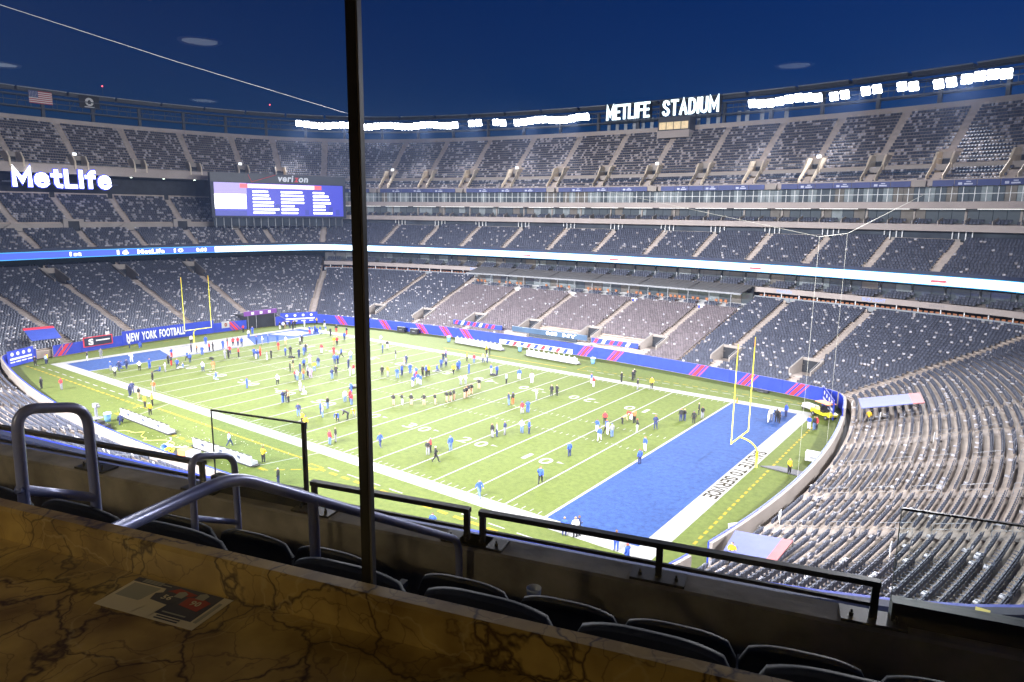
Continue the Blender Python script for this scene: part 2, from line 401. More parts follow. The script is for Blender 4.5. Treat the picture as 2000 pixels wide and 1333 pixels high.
# yellow limit lines, coaches' boxes, broken white lines
for (x0, y0, x1, y1, wd, dash, gapl, mt, nm) in [
        (-64, -4.9, -104.5, -4.9, .16, 1.0, .55, YPAINT, 'yellow_limit_line'), (-25.6, -4.9, 7, -4.9, .2, 1.1, .8, YPAINT, 'yellow_limit_line'),
        (-63.0, -8.6, -29.5, -8.6, .2, 1.0, .8, YPAINT, 'yellow_limit_line'), (12.6, 2, 12.3, 46, .13, .7, .5, YPAINT, 'yellow_limit_line'),
        (-104, -3.6, -64.5, -3.6, .09, 1.6, 1.2, PAINT, 'broken_white_line'), (-25, -4.1, 6, -4.1, .08, 1.8, 1.3, PAINT, 'broken_white_line'),
        (-64, -5, -62.8, -8.6, .12, 1.1, .6, YPAINT, 'yellow_limit_line'), (-25.5, -5, -29.5, -8.6, .12, 1.1, .6, YPAINT, 'yellow_limit_line'),
        (-60.9, -4.0, -29, -4.0, .14, 40, 0, YPAINT, 'yellow_coaching_line'), (-60, 53.0, -31, 53.0, .14, 40, 0, YPAINT, 'yellow_coaching_line'),
        (-27, 53.4, 10, 53.4, .09, 1.3, .7, PAINT, 'broken_white_line'), (-26, 54.6, 9, 54.6, .1, 1.0, .6, YPAINT, 'yellow_limit_line'),
        (-62, -1.8, -59.5, -8.2, .06, 40, 0, PAINT, 'coaching_box_line'), (-29.4, -1.8, -31.5, -9.0, .06, 40, 0, PAINT, 'coaching_box_line'),
        (-108, 3, -108.4, 46, .1, 1.2, .8, YPAINT, 'yellow_limit_line')]:
    dv = V((x1-x0, y1-y0, 0)); ln = dv.length; dv.normalize(); sd = V((-dv.y, dv.x, 0))*wd; t = 0; b = MB()
    while t < ln:
        e = min(t+dash, ln); p, q = V((x0, y0, .01))+dv*t, V((x0, y0, .01))+dv*e
        b.quad(p-sd, q-sd, q+sd, p+sd); t = e+gapl+1e-6
    b.build(nm, mt, field)
for x, y in ((-63.1, -4.6), (-26.3, -4.9)):
    b = MB()
    for (dx0, dx1, dy0, dy1) in ((-1.1, 1.1, -.5, -.36), (-1.1, 1.1, .36, .5), (-1.1, -.96, -.36, .36), (.96, 1.1, -.36, .36)):
        b.quad((x+dx0, y+dy0, .014), (x+dx1, y+dy0, .014), (x+dx1, y+dy1, .014), (x+dx0, y+dy1, .014))
    b.build('yellow_corner_box', YPAINT, field)
b = MB()
for (x0, x1, y0, y1) in ((-28.8, -26.6, 53.0, 53.15), (-28.8, -28.65, 53.15, 56.4), (-28.65, -26.6, 56.25, 56.4)):
    b.quad((x0, y0, .014), (x1, y0, .014), (x1, y1, .014), (x0, y1, .014))
b.build('yellow_corner_box', YPAINT, field)
lt = MB()
for i in range(200):                # scraps of paper and tape on the near sideline
    x = random.gauss(-46, 9); y = random.uniform(-12.5, -3.5); s = random.uniform(.03, .075); a = random.uniform(0, 3.1)
    c, d = math.cos(a)*s, math.sin(a)*s
    lt.quad((x-c, y-d, .03), (x+d, y-c, .035), (x+c, y+d, .03), (x-d, y+c, .04))
tag(lt.build('litter', WHITE), 'white paper scraps strewn along the bench sideline', kind='stuff')

# ================================================================== PERIMETER WALL
Rcorner = {k: Radial(corner=k) for k in CI}
WH = 2.15
pw = thing('perimeter_wall', 'concrete field wall with blue padding and red diagonal stripes', 'wall')
l0 = L(0.0); STR = l0.L
TUN = []                            # arcs (s0, s1) left open for tunnels
for p0, p1 in (((-109.4, 47.8), (-109.6, 41.0)), ((-106.4, 1.2), (-105.6, -1.6)), ((15.5, 47.5), (16.0, 43.6)), ((14.8, 0.2), (14.3, -2.6))):
    TUN.append((l0.refine(np.array(p0)), l0.refine(np.array(p1))))
TUN = [(min(a), max(a)) for a in TUN]
def in_tun(s): return any(a < s < b for a, b in TUN)
def at3(d, s, z, n_in=0.0):
    l = L(d); p = l.at(s); t = l.tan(s); n = nout(t); q = p-n*n_in; return (q[0], q[1], z)
s = 0.0; PADS = []
while s < STR-1:
    e = min(s+4.4, STR); mid = (s+e)/2
    for a, b_ in TUN:
        if s < a < e: e = a
        if a <= s+0.01 and s < b_: e = b_
    if in_tun((s+e)/2): s = e; continue
    P = at3(0, (s+e)/2, 1)
    if seen(np.array(P), 250):
        b = MB(); ts = np.linspace(s, e, 4)
        for i in range(3):
            q = [at3(0, ts[i], 0), at3(0, ts[i+1], 0), at3(0, ts[i+1], 0, -.28), at3(0, ts[i], 0, -.28)]
            b.hexa([(x, y, -.2) for x, y, _ in q]+[(x, y, WH-.05) for x, y, _ in q])
        b.build('concrete_core', CONC2, pw)
        side_near = P[1] < -6 and P[0] > -101
        bare = (P[0] > 13.2 and 2 < P[1] < 42) or (side_near and P[0] > -66)
        ht = WH
        b = MB(); ts = np.linspace(s+.012, e-.012, 4)
        for i in range(3):
            q = [at3(0, ts[i], 0, .13), at3(0, ts[i+1], 0, .13), at3(0, ts[i+1], 0, .003), at3(0, ts[i], 0, .003)]
            b.hexa([(x, y, .10) for x, y, _ in q]+[(x, y, ht) for x, y, _ in q])
        b.build('wall_pad', BLUE, pw)
        b = MB(); q = [at3(0, s, 0, .06), at3(0, e, 0, .06), at3(0, e, 0, -.3), at3(0, s, 0, -.3)]
    s = e
def stripes(sc_, lean, parent=pw, h=WH):
    k = 0
    for off, wd, mt in ((-1.0, .30, PINK), (-.35, .75, RED), (.75, .30, PINK)):
        b = MB(); pts = []
        for sgn, z in ((0, .12), (1, .12), (1, h-.03), (0, h-.03)):
            sh = lean*(1.7 if z > 1 else 0); pts.append(at3(0, sc_+off+sgn*wd+sh-lean*.85, z, .135))
        n = nout(l0.tan(sc_)); b.prism([V(p) for p in pts], (-n[0]*.012, -n[1]*.012, 0)); b.build('stripe', mt, parent)
for x in (7.0, -1.3, -10.2, -27.0, -33.5, -62.5, -68.0, -74.5, -85.0, -98.0):
    stripes(l0.refine(np.array([x, 60.])), -1 if x > XC else 1)
for y, ln in ((37.5, 1), (2.6, -1)): stripes(l0.refine(np.array([-109., y])), ln)
# raised banners on the wall
def banner(name, label, foot0, foot1, z0, z1, cat, mt, n_in=.2):
    o = thing(name, label, cat); s0, s1 = sorted((l0.refine(np.array(foot0)), l0.refine(np.array(foot1))))
    b = MB(); ts = np.linspace(s0, s1, 5)
    for i in range(4):
        q = [at3(0, ts[i], 0, n_in+.06), at3(0, ts[i+1], 0, n_in+.06), at3(0, ts[i+1], 0, n_in-.06), at3(0, ts[i], 0, n_in-.06)]
        b.hexa([(x, y, z0) for x, y, _ in q]+[(x, y, z1) for x, y, _ in q])
    b.build('banner_cloth', mt, o); return o, s0, s1
def on_wall(sm, z, n_in): 
    t = l0.tan(sm); return at3(0, sm, z, n_in), (-t[0], -t[1], 0)
o, s0, s1 = banner('wall_banner', 'long blue banner reading NEW YORK FOOTBALL behind the goal post', (-110, 13.6), (-110, 33.0), .15, 2.9, 'banner', BLUE)
WLET = mat('white_vinyl_lettering', (0.78, 0.78, 0.8), 0.5, 0.05, 2)
for wd_, y, ww in (('NEW', 15.7, 2.6), ('YORK', 19.0, 3.1), ('FOOTBALL', 23.8, 5.4)):
    sm = l0.refine(np.array([-110., y])); c, rr = on_wall(sm, 1.55, .36); lettering(wd_, c, rr, (0, 0, 1), 1.7, ww, WLET, o, .01, .03)
b = MB(); q = on_wall((s0+s1)/2, 2.95, .2)[0]
for y in (13.9, 18.5, 23, 27.5, 32.4):
    c = on_wall(l0.refine(np.array([-110., y])), 0, .12)[0]; b = MB(); b.tube([(c[0], c[1], 0), (c[0], c[1], 3.0)], .04, 6); b.build('post', STEEL, o)
o, s0, s1 = banner('wall_banner', 'blue wall sign with red border and white swirl emblem', (-109, 6.2), (-109, 11.8), .9, 2.75, 'banner', RED, .18)
b = MB(); ts = np.linspace(s0+.2, s1-.2, 2); b.prism([at3(0, ts[0], 1.05, .25), at3(0, ts[1], 1.05, .25), at3(0, ts[1], 2.6, .25), at3(0, ts[0], 2.6, .25)], (.01, 0, 0)); b.build('sign_face', NAVY, o)
sm = (s0+s1)/2; c, rr = on_wall(sm+1.3, 1.8, .27); lettering('S', c, rr, (0, 0, 1), 1.2, 1.1, WLET, o, .01, .05)
c, rr = on_wall(sm-.9, 1.95, .27); b = MB(); M = basis(c, rr, (0, 0, 1)); b.box(-1.3, 1.3, -.12, .12, 0, .02, M=M); b.build('emblem_bar', WLET, o)
# sponsor boards beside the corner tunnels
for (p0, p1, lab) in (((-107.2, 1.5-4.3), (-104.4, -7.6), 'blue sponsor board beside the covered tunnel by the padded wall'), ((-108.6, 49.2), (-104.6, 56.8), 'blue sponsor board next to the open team tunnel'), ((11.0, 56.0), (14.1, 48.3), 'blue sponsor board behind the yellow cart')):
    a, b_ = np.array(p0), np.array(p1); dv = (b_-a); ln = np.linalg.norm(dv); dv /= ln
    nn = np.array([dv[1], -dv[0]]); ctr = np.array([XC, 24.4])
    if nn @ (ctr-a) < 0: nn = -nn
    o = thing('sponsor_board', lab, 'board', 'blue sponsor boards at the bowl corners')
    M = basis(((a+b_)/2)[0:2].tolist()+[1.45], ((-1 if np.cross(dv, nn) < 0 else 1)*-dv).tolist()+[0], (0, 0, 1))
    rr = V((nn[1], -nn[0], 0))*-1
    M = basis((*(a+b_)/2+nn*.35, 1.45), (-nn[1], nn[0], 0), (0, 0, 1))
    b = MB(); b.box(-ln/2, ln/2, -1.35, 1.35, -.08, 0, M=M); b.build('board_face', BLUE, o)
    c = M @ V((0, .05, .012)); b = MB(); b.box(-ln*.42, ln*.42, -.27, .05, .001, .02, M=M); b.build('white_band', WLET, o)
    for k in range(4):
        x = (-.33+.22*k)*ln; b = MB()
        b.lathe([(.0, .03), (.32, .03), (.32, 0)], 10); ob = b.build('emblem', WLET, o); ob.matrix_local = M @ Matrix.Translation((x, .72, 0))
        b = MB(); b.box(x-.5, x+.5, -.75, -.55, .001, .02, M=M); b.build('caption', WLET, o)

# ================================================================== LOWER BOWL
lb = thing('lower_bowl', 'lower seating bowl of concrete steps ringing the field wall', 'grandstand')
lines = [('c', Rcorner['fr'])]
FX = [5.6, -8.4, -15.0, -22.5, -36.6, -50.7, -64.7, -78.8, -92.9]; vomF = [(4.0, 8.3, 1.6)]
for x in FX: lines.append(('n' if x == -15 else 'f', Radial((x, 62), hw=0.0 if x == -15 else .6, vom=[] if x == -15 else vomF)))
lines.append(('c', Rcorner['fl']))
for y in (43.0, 29.4, 17.0, 4.6): lines.append(('l', Radial((-110, y), vom=[(30.0, 36.9, 1.45)] if y > 10 else [])))
lines.append(('c', Rcorner['nl']))
for x in (-92.9, -78.8, -64.7, -50.7, -36.6, -22.5, -8.4, 3.0): lines.append(('n2', Radial((x, -14))))
lines.append(('c', Rcorner['nr']))
for y in (6.5, 15.5, 24.4, 33.3, 42.0): lines.append(('r', Radial((17, y))))
def lz(d): return 1.25+0.308*(d-1.0)
def rowset(n, d0=1.0, p=.86, z0=1.25, rise=.265): return [d0+p*i for i in range(n+1)], [z0+rise*i for i in range(n)]
def keep(A, B, d0, d1, z):
    pts = [P3(span(A, B, d, 6, False), z+(d-d0)*.3) for d in (d0, (d0+d1)/2, d1)]
    return seen(np.concatenate(pts), 60).any()
CANOPY = (lines[3][1], lines[8][1])
NL = len(lines)
for i in range(NL):
    kA, A = lines[i]; kB, B = lines[(i+1) % NL]
    zone = 'far' if i < 10 else 'left' if i < 15 else 'near' if i < 24 else 'right'
    centre = zone == 'far' and 3 <= i < 8
    n = 27 if centre else 34 if zone in ('far', 'near', 'right') else 46
    ds, zs = rowset(n)
    if not keep(A, B, ds[0], ds[-1], 1.5): continue
    K = max(3, int(np.linalg.norm(A.pt(15)-B.pt(15))/1.6))
    if zone == 'right' or i >= 22: K = K*2
    section(A, B, ds, zs, K, 'seating_section', CONC, lb, front=0.0, back=zs[-1]+.6)
    for k in range(n):
        if zone == 'far' and k < 7 and centre and i in (4, 5): continue
        seat_row(A, B, ds[k]+.43, zs[k], style=1 if centre else 0, p_down=.05 if centre else .09 if zone == 'far' else .14 if zone == 'left' else .08)
for i in range(NL):
    k, A = lines[i]
    if A.hw == 0: continue
    zone = 'far' if i < 10 else 'left' if 10 < i < 15 else 'x'
    n = 27 if (zone == 'far' and 3 < i < 8) else 46 if zone == 'left' else 34
    ds, zs = rowset(n)
    pts = np.array([[*A.pt(d), lz(d)] for d in (1, 8, 16, 24, 30)])
    if not seen(pts, 60).any(): continue
    v = A.vom[0] if A.vom else None
    aisle(A, ds, zs, 'aisle', AISLE, lb, skip=v[:2] if v else None)
    if v:                           # vomitory: sunken landing with parapet walls and a doorway
        d0, d1, hw = v; vo = bpy.data.objects.new('vomitory', None); COL.objects.link(vo); vo.parent = lb
        l_a, l_b = L(d0), L(d1); zf, zb = lz(d0)-.1, lz(d1)
        pa = [l_a.at(A.s(d0)+sg*hw) for sg in (1, -1)]; pb = [l_b.at(A.s(d1)+sg*hw) for sg in (-1, 1)]
        b = MB(); b.poly([(*q, zf) for q in pa+pb]); b.build('landing', AISLE, vo)
        for a, c, sg in ((pa[0], pb[1], 1), (pa[1], pb[0], -1)):
            dv = (c-a)/np.linalg.norm(c-a); nn = np.array([-dv[1], dv[0]])*.12*sg
            tn_ = L(d0).tan(A.s(d0))*sg*.2
            b = MB(); q = [a, c, c+tn_, a+tn_]
            b.hexa([(*p, zf) for p in q]+[(*q[0], lz(d0)+1.05), (*q[1], zb+1.0), (*q[2], zb+1.0), (*q[3], lz(d0)+1.05)]); b.build('side_wall', CONC2, vo)
        q = [pb[0], pb[1]]; nn = A.nv(d1)*.25
        b = MB(); pts_ = [q[0], q[1], q[1]+nn, q[0]+nn]
        b.hexa([(*p, max(zf+2.0, zb-.3)) for p in pts_]+[(*p, zb+1.0) for p in pts_]); b.build('lintel', CONC2, vo)
        if zb > zf+1.2:
            b = MB(); pts_ = [q[0]-A.nv(d1)*.03, q[1]-A.nv(d1)*.03, q[1]+nn, q[0]+nn]; b.hexa([(*p, zf) for p in pts_]+[(*p, max(zf+2.0, zb-.3)-.01) for p in pts_]); b.build('doorway', DARK, vo)
        for a, c in ((pa[0], pb[1]), (pa[1], pb[0])):
            b = MB(); b.tube([(*a, lz(d0)+1.04), (*a, lz(d0)+1.3), (*c, zb+1.25), (*c, zb+.99)], .03, 6); b.build('handrail', STEEL, vo)
# stair rails with white notice cards in the end stand
for i in range(NL):
    k, A = lines[i]
    if k not in ('r', 'n2', 'l') and A.corner not in ('fr', 'nr'): continue
    for d0 in np.arange(3.0, 29, 3.4):
        P = np.array([*A.pt(d0), lz(d0)+.9])
        q = project(P)
        if not seen(P, 10) or q[2] > 125: continue
        z0, z1 = lz(d0)+.0, lz(d0+2.2)
        a, c = A.pt(d0), A.pt(d0+2.2); b = MB()
        b.tube([(*a, z0), (*a, z0+.82), (*(a*.96+c*.04), z0+.9), (*(a*.04+c*.96), z1+.9), (*c, z1+.82), (*c, z1)], .026, 6)
        md = (a+c)/2; b.tube([(*md, (z0+z1)/2), (*md, (z0+z1)/2+.9)], .022, 6); b.tube([(*a, z0+.45), (*c, z1+.45)], .018, 6)
        b.build('aisle_rail', STEEL, lb)
for (x, y, d) in ((21.0, 20.0, 4), (18.0, 8.0, 4), (26.5, 32.0, 10), (20, 43.0, 4), (27, 0.0, 8), (15.5, 51, 3), (-112, 12, 3)):
    P = np.array([x, y]); dd = min(np.arange(0, 30, .5), key=lambda q: np.min(((L(q).P-P)**2).sum(1)))
    z = lz(dd); b = MB(); b.box(x-.02, x+.02, y-.35, y+.35, z+.55, z+1.2); b.box(x-.015, x+.015, y-.02, y+.02, z-.1, z+.55); tag(b.build('notice_card', WHITE), 'small white notice card clipped to an aisle rail', 'sign', 'white cards on the aisle rails')

# ================================================================== MEZZANINE WITH LED RIBBON
mz = thing('mezzanine', 'middle seating deck above the glowing LED ribbon', 'grandstand')
MF = 27.0
mlines = [Rcorner['fr']]
for x in (14.0, 2.6, -9.0, -20.6, -32.4, -44.2, -56.0, -67.8, -79.6, -91.4, -102.5): mlines.append(Radial((x, 62) if x < 12 else (x, 56.5), hw=.55))
mlines = [mlines[0]]+[Radial((x, 88), d0=MF, hw=.55) for x in (21.5, 10.2, -1.1, -12.6, -24.2, -35.8, -48.3, -60.8, -73.4, -86, -98.6, -111.5)]+[Rcorner['fl']]
nfar = len(mlines)-1
mlines += [Radial((-136.5, y), d0=MF, hw=.55) for y in (66.0, 58.3, 45.5, 33.3, 21.9, 10.7, 0.0)]+[Rcorner['nl']]
for i in range(len(mlines)-1):
    A, B = mlines[i], mlines[i+1]; left = i >= nfar
    if not left:
        ds, zs = rowset(13, MF+.6, .85, 17.7, .42); K = 10
        short = i % 2 == 1
        nr = 12 if short else 13
        section(A, B, ds, zs, K, 'seating_section', CONC, mz, front=16.9, back=zs[-1]+.5)
        for k in range(nr): seat_row(A, B, ds[k]+.42, zs[k], style=2, p_down=.05)
    else:
        ds, zs = rowset(10, MF+.6, .85, 17.7, .42); section(A, B, ds, zs, 8, 'seating_section', CONC, mz, front=16.9, back=zs[-1]+.1)
        for k in range(10): seat_row(A, B, ds[k]+.42, zs[k], style=0, p_down=.24)
        dc = ds[-1]; band(A, B, [(dc, 21.6), (dc+1.4, 21.6), (dc+1.4, 23.3)], 8, 'cross_aisle', CONC2, mz)
        ds, zs = rowset(13, dc+1.4, .82, 23.2, .5); section(A, B, ds, zs, 8, 'seating_section', CONC, mz, back=zs[-1]+1.2)
        for k in range(13): seat_row(A, B, ds[k]+.42, zs[k], style=0, p_down=.24)
for i, A in enumerate(mlines[:-1]):
    left = i > nfar; ds, zs = rowset(10 if left else 13, MF+.6, .85, 17.7, .42); aisle(A, ds, zs, 'aisle', AISLE, mz)
    a, c = A.pt(MF+1.0), A.pt(MF+2.6); tn_ = L(MF+1).tan(A.s(MF+1))*.6; b = MB()
    b.tube([(*(a+tn_), 17.8), (*(a+tn_), 18.7), (*(c+tn_), 19.3), (*(c+tn_), 18.5)], .04, 6); b.build('handrail', STEEL, mz)
    if left:
        ds, zs = rowset(13, ds[-1]+1.4, .82, 23.2, .5); aisle(A, ds, zs, 'aisle', AISLE, mz)
        if i % 2 == 0 and A.corner is None:
            dc = MF+.6+8.5; a = A.pt(dc+1.3); n_ = A.nv(dc); t_ = L(dc).tan(A.s(dc)); M = basis((*a, 21.6), (-t_[0], -t_[1], 0), (0, 0, 1))
            b = MB(); b.box(-2.2, -1.2, 0, 2.7, -1.9, .3, M=M); b.box(1.2, 2.2, 0, 2.7, -1.9, .3, M=M); b.box(-1.2, 1.2, 2.2, 2.7, -1.9, .3, M=M); b.build('vomitory_frame', CONC2, mz)
            b = MB(); b.box(-1.2, 1.2, 0, 2.2, -1.8, .25, M=M); b.build('vomitory_opening', DARK, mz)
        elif A.corner is None:      # curved wheelchair platform wall
            dc = MF+.6+8.5; a = A.pt(dc+.2); t_ = L(dc).tan(A.s(dc)); M = basis((*a, 21.6), (-t_[0], -t_[1], 0), (0, 0, 1))
            b = MB(); pts = [(-3.2+6.4*k/10, 1.75*math.sin(math.pi*k/10)**.6 if 0 < k < 10 else 0, .1) for k in range(11)]
            b.prism([M @ V(p) for p in pts], M.to_3x3() @ V((0, 0, .2))); b.build('curved_parapet', CONC2, mz)
# glass fronted lounge boxes at the back of the far mezzanine
for i in range(nfar):
    A, B = mlines[i], mlines[i+1]
    if i % 2 == 1: band(A, B, [(MF+11.1, 22.4), (MF+11.1, 23.25), (MF+11.35, 23.25)], 6, 'platform_parapet', CONC2, mz)
    a = A.pt(MF+11.8); t_ = L(MF+11.8).tan(A.s(MF+11.8)); M = basis((*a, 22.9), (-t_[0], -t_[1], 0), (0, 0, 1))
    b = MB()
    for x0 in (-1.6, .5): 
        for (p, q, r, s_) in ((x0, x0+.14, 0, 1.75), (x0+1.0, x0+1.14, 0, 1.75), (x0+.14, x0+1.0, 1.6, 1.75)): b.box(p, q, r, s_, -.1, .1, M=M)
    b.build('door_frame', WHITE, mz)
band(Rcorner['fr'], Rcorner['fl'], [(MF+12.4, 22.9), (MF+12.4, 24.7)], 120, 'lounge_wall', GLASSY, mz)
band(Rcorner['fr'], Rcorner['fl'], [(MF+11.6, 22.85), (MF+12.5, 22.85)], 120, 'lounge_floor', CONC, mz)
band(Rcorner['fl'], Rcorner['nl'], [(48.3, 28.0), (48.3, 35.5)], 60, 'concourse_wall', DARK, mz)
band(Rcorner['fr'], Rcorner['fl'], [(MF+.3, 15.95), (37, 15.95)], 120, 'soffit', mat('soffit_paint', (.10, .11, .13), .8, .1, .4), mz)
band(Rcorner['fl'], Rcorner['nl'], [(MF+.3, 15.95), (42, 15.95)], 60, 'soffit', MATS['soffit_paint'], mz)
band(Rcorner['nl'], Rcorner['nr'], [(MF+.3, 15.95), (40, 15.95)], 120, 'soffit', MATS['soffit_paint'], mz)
# LED ribbon, one panel object per module
LEDW = mat('led_white', (0.02, .02, .02), .4, emit=3.2, ecol=(0.86, 0.97, 1.0))
LEDB = mat('led_blue', (0.01, .01, .03), .4, emit=1.6, ecol=(0.05, 0.10, 0.95))
LEDE = mat('led_cyan_edge', (0.01, .02, .03), .4, emit=1.5, ecol=(0.05, 0.45, 0.95))
LEDT = mat('led_text', (.02, .02, .02), .4, emit=3.0, ecol=(1, 1, 1))
LEDR = mat('led_red', (.02, .02, .02), .4, emit=1.6, ecol=(1, 0.08, 0.12))
rb = thing('led_ribbon', 'continuous glowing white LED ribbon board along the mezzanine front', 'screen')
lm = L(MF)
def mpt(s_, z, n_in=0.0, l=None):
    l = l or lm; p = l.at(s_); n = nout(l.tan(s_)); q = p-n*n_in; return (q[0], q[1], z)
S_fl, S_nl, S_nr = lm.S[CI['fl']], lm.S[CI['nl']], lm.S[CI['nr']]
s = 0.0
lmf, NFD = lm, 28.5
while s < S_nl-.1:
    e = min(s+6.0, S_nl)
    mid = mpt((s+e)/2, 17)
    if seen(np.array([mpt(s, 17), mid, mpt(e, 17)]), 300).any():
        blue = S_fl < (s+e)/2 < S_nl and mid[1] < 47
        nearside = (s+e)/2 > S_nl
        def cell(z0, z1, n0, n1, mt, name, par):
            b = MB(); ts = np.linspace(s+.005, e-.005, 4)
            for i in range(3):
                q = [mpt(ts[i], 0, n0), mpt(ts[i+1], 0, n0), mpt(ts[i+1], 0, n1), mpt(ts[i], 0, n1)]
                b.hexa([(x, y, z0) for x, y, _ in q]+[(x, y, z1) for x, y, _ in q])
            return b.build(name, mt, par)
        cell(16.15, 17.5, .02, -.1, LEDB if (blue or nearside) else LEDW, 'led_panel', rb)
        cell(16.02, 16.15, .03, -.1, LEDE, 'edge_strip', rb); cell(17.5, 17.62, .03, -.1, LEDE, 'edge_strip', rb)
        cell(15.95, 18.25, -.101, -.32, NAVY, 'ribbon_housing', mz)
    s = e
ln_ = L(NFD); s = ln_.refine(np.array([-30., -44.]))
while s < ln_.S[CI['nr']]+34:
    e = s+5.0; ts = np.linspace(s+.005, e-.005, 4)
    def ncell(z0, z1, n0, n1, mt, name, par):
        b = MB()
        for i in range(3):
            q = [mpt(ts[i], 0, n0, ln_), mpt(ts[i+1], 0, n0, ln_), mpt(ts[i+1], 0, n1, ln_), mpt(ts[i], 0, n1, ln_)]
            b.hexa([(x, y, z0) for x, y, _ in q]+[(x, y, z1) for x, y, _ in q])
        return b.build(name, mt, par)
    ncell(16.15, 17.5, .02, -.1, LEDB, 'led_panel', rb); ncell(15.95, 18.12, -.101, -.40, NAVY, 'ribbon_housing', mz); ncell(17.55, 18.1, .05, -.09, BLUE, 'ribbon_glow_cap', mz)  # the cap's blue stands in for LED glow along the ribbon top
    s = e
for body, y, wd_, hh in (('16', 27.6, 2.6, 1.05), ('MetLife', 34.0, 6.2, 1.05), ('0:00', 46.2, 2.6, .9), ('1st', 17.5, 2.4, .9), ('10', 40.5, 2.2, .9)):
    sm = lm.refine(np.array([-137., y])); t_ = lm.tan(sm); c = mpt(sm, 16.82, .05); lettering(body, c, (-t_[0], -t_[1], 0), (0, 0, 1), hh, wd_, LEDT, rb, .01, .03)
for x in (-10.3, -42.5, -66.0, 22.8):
    sm = lm.refine(np.array([x, 88.])); t_ = lm.tan(sm); b = MB(); M = basis(mpt(sm, 16.65, .05), (-t_[0], -t_[1], 0), (0, 0, 1)); b.prism([M @ V(p) for p in ((-1.4, 0, 0), (-1.1, .25, 0), (.9, .3, 0), (1.5, .05, 0), (.9, -.15, 0), (-1.1, -.15, 0))], M.to_3x3() @ V((0, 0, .02))); b.build('red_car_graphic', LEDR, rb)
# near mezzanine rows below the camera's own level
nA, nB = Radial((0, -40), d0=NFD, hw=.0), Rcorner['nr']; nC = Radial((46, -12), d0=NFD, hw=0.0)
for A, B in ((nA, nB), (nB, nC)):
    ds, zs = rowset(6, NFD+1.6, .85, 16.6, .42)
    section(A, B, ds, zs, 24, 'seating_section', CONC, mz, front=16.0)
    for k in range(6): seat_row(A, B, ds[k]+.42, zs[k], style=0)

# ================================================================== SUITE LEVELS ON THE FAR SIDE
fr, fl, nl, nr = (Rcorner[k] for k in ('fr', 'fl', 'nl', 'nr'))
FASC = mat('beige_fascia', (0.33, 0.28, 0.26), 0.75, 0.08, 0.3)
ORANGE = mat('orange_chair', (0.32, 0.11, 0.035), .5, .1, 2)
def posts(A, B, d, step, z0, z1, wt, wn, name, mt, parent, skip=None):
    t, st = arc(A, B, d, step); l = L(d); me = None
    for s_ in t:
        p = l.at(s_)
        if not seen(np.array([*p, (z0+z1)/2]), 30): continue
        if me is None:
            b = MB(); b.box(-wt/2, wt/2, -wn/2, wn/2, 0, z1-z0); o = b.build(name, mt, parent); me = o.data
        else: o = link(name, me, parent)
        q = l.tan(s_); o.location = (p[0], p[1], z0); o.rotation_euler = (0, 0, math.atan2(q[1], q[0]))
def panes(A, B, d, step, z0, z1, mats, name, parent, gapw=.09):
    t, st = arc(A, B, d, step); l = L(d); mes = {}
    for k, s_ in enumerate(t):
        p = l.at(s_)
        if not seen(np.array([*p, (z0+z1)/2]), 30): continue
        mt = random.choice(mats)
        if mt.name not in mes:
            b = MB(); b.box(-st/2+gapw/2, st/2-gapw/2, -.02, .02, 0, z1-z0); o = b.build(name, mt, parent); mes[mt.name] = o.data
        else: o = link(name, mes[mt.name], parent)
        q = l.tan(s_); o.location = (p[0], p[1], z0); o.rotation_euler = (0, 0, math.atan2(q[1], q[0]))
G1 = mat('suite_glass_dim', (.05, .06, .07), .06, .2, .5, emit=.05, ecol=(.7, .8, .9), spec=.8)
G2 = mat('suite_glass_lit', (.16, .18, .19), .06, .3, .8, emit=.09, ecol=(.75, .85, .9), spec=.8)
G3 = mat('suite_glass_warm', (.10, .095, .09), .06, .3, .8, emit=.07, ecol=(1.0, .85, .7), spec=.8)
LTUBE = mat('soffit_light_tube', (.8, .8, .8), .4, emit=1.1, ecol=(1, .97, .92))
# level A: glazed suites below the upper deck
sa = thing('suite_level', 'upper suite level with white mullioned windows under the blue nameplates', 'building')
band(fr, fl, [(37.3, 28.35), (37.3, 29.55), (38.8, 29.55)], 140, 'slab_fascia', FASC, sa)
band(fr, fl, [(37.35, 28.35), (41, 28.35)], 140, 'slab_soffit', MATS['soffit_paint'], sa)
band(fr, fl, [(39.2, 29.55), (39.2, 32.2)], 140, 'room_back', mat('suite_room_wall', (.10, .105, .11), .8, .3, .4), sa)
panes(fr, fl, 38.5, 1.75, 29.6, 32.1, [G1, G1, G1, G2, G2, G2, G3], 'window_pane', sa)
posts(fr, fl, 38.42, 1.75, 29.56, 32.15, .09, .12, 'mullion', WHITE, sa)
band(fr, fl, [(38.38, 30.85), (38.38, 30.93)], 140, 'window_rail', WHITE, sa)
t, st = arc(fr, fl, 37.6, 9.0)
for s_ in t:
    l = L(37.6); p = l.at(s_); q = l.tan(s_)
    if seen(np.array([*p, 28.3]), 20):
        b = MB(); b.box(-3.6, 3.6, -.08, .08, -.08, 0); o = b.build('light_tube', LTUBE, sa); o.location = (*p, 28.34); o.rotation_euler = (0, 0, math.atan2(q[1], q[0]))
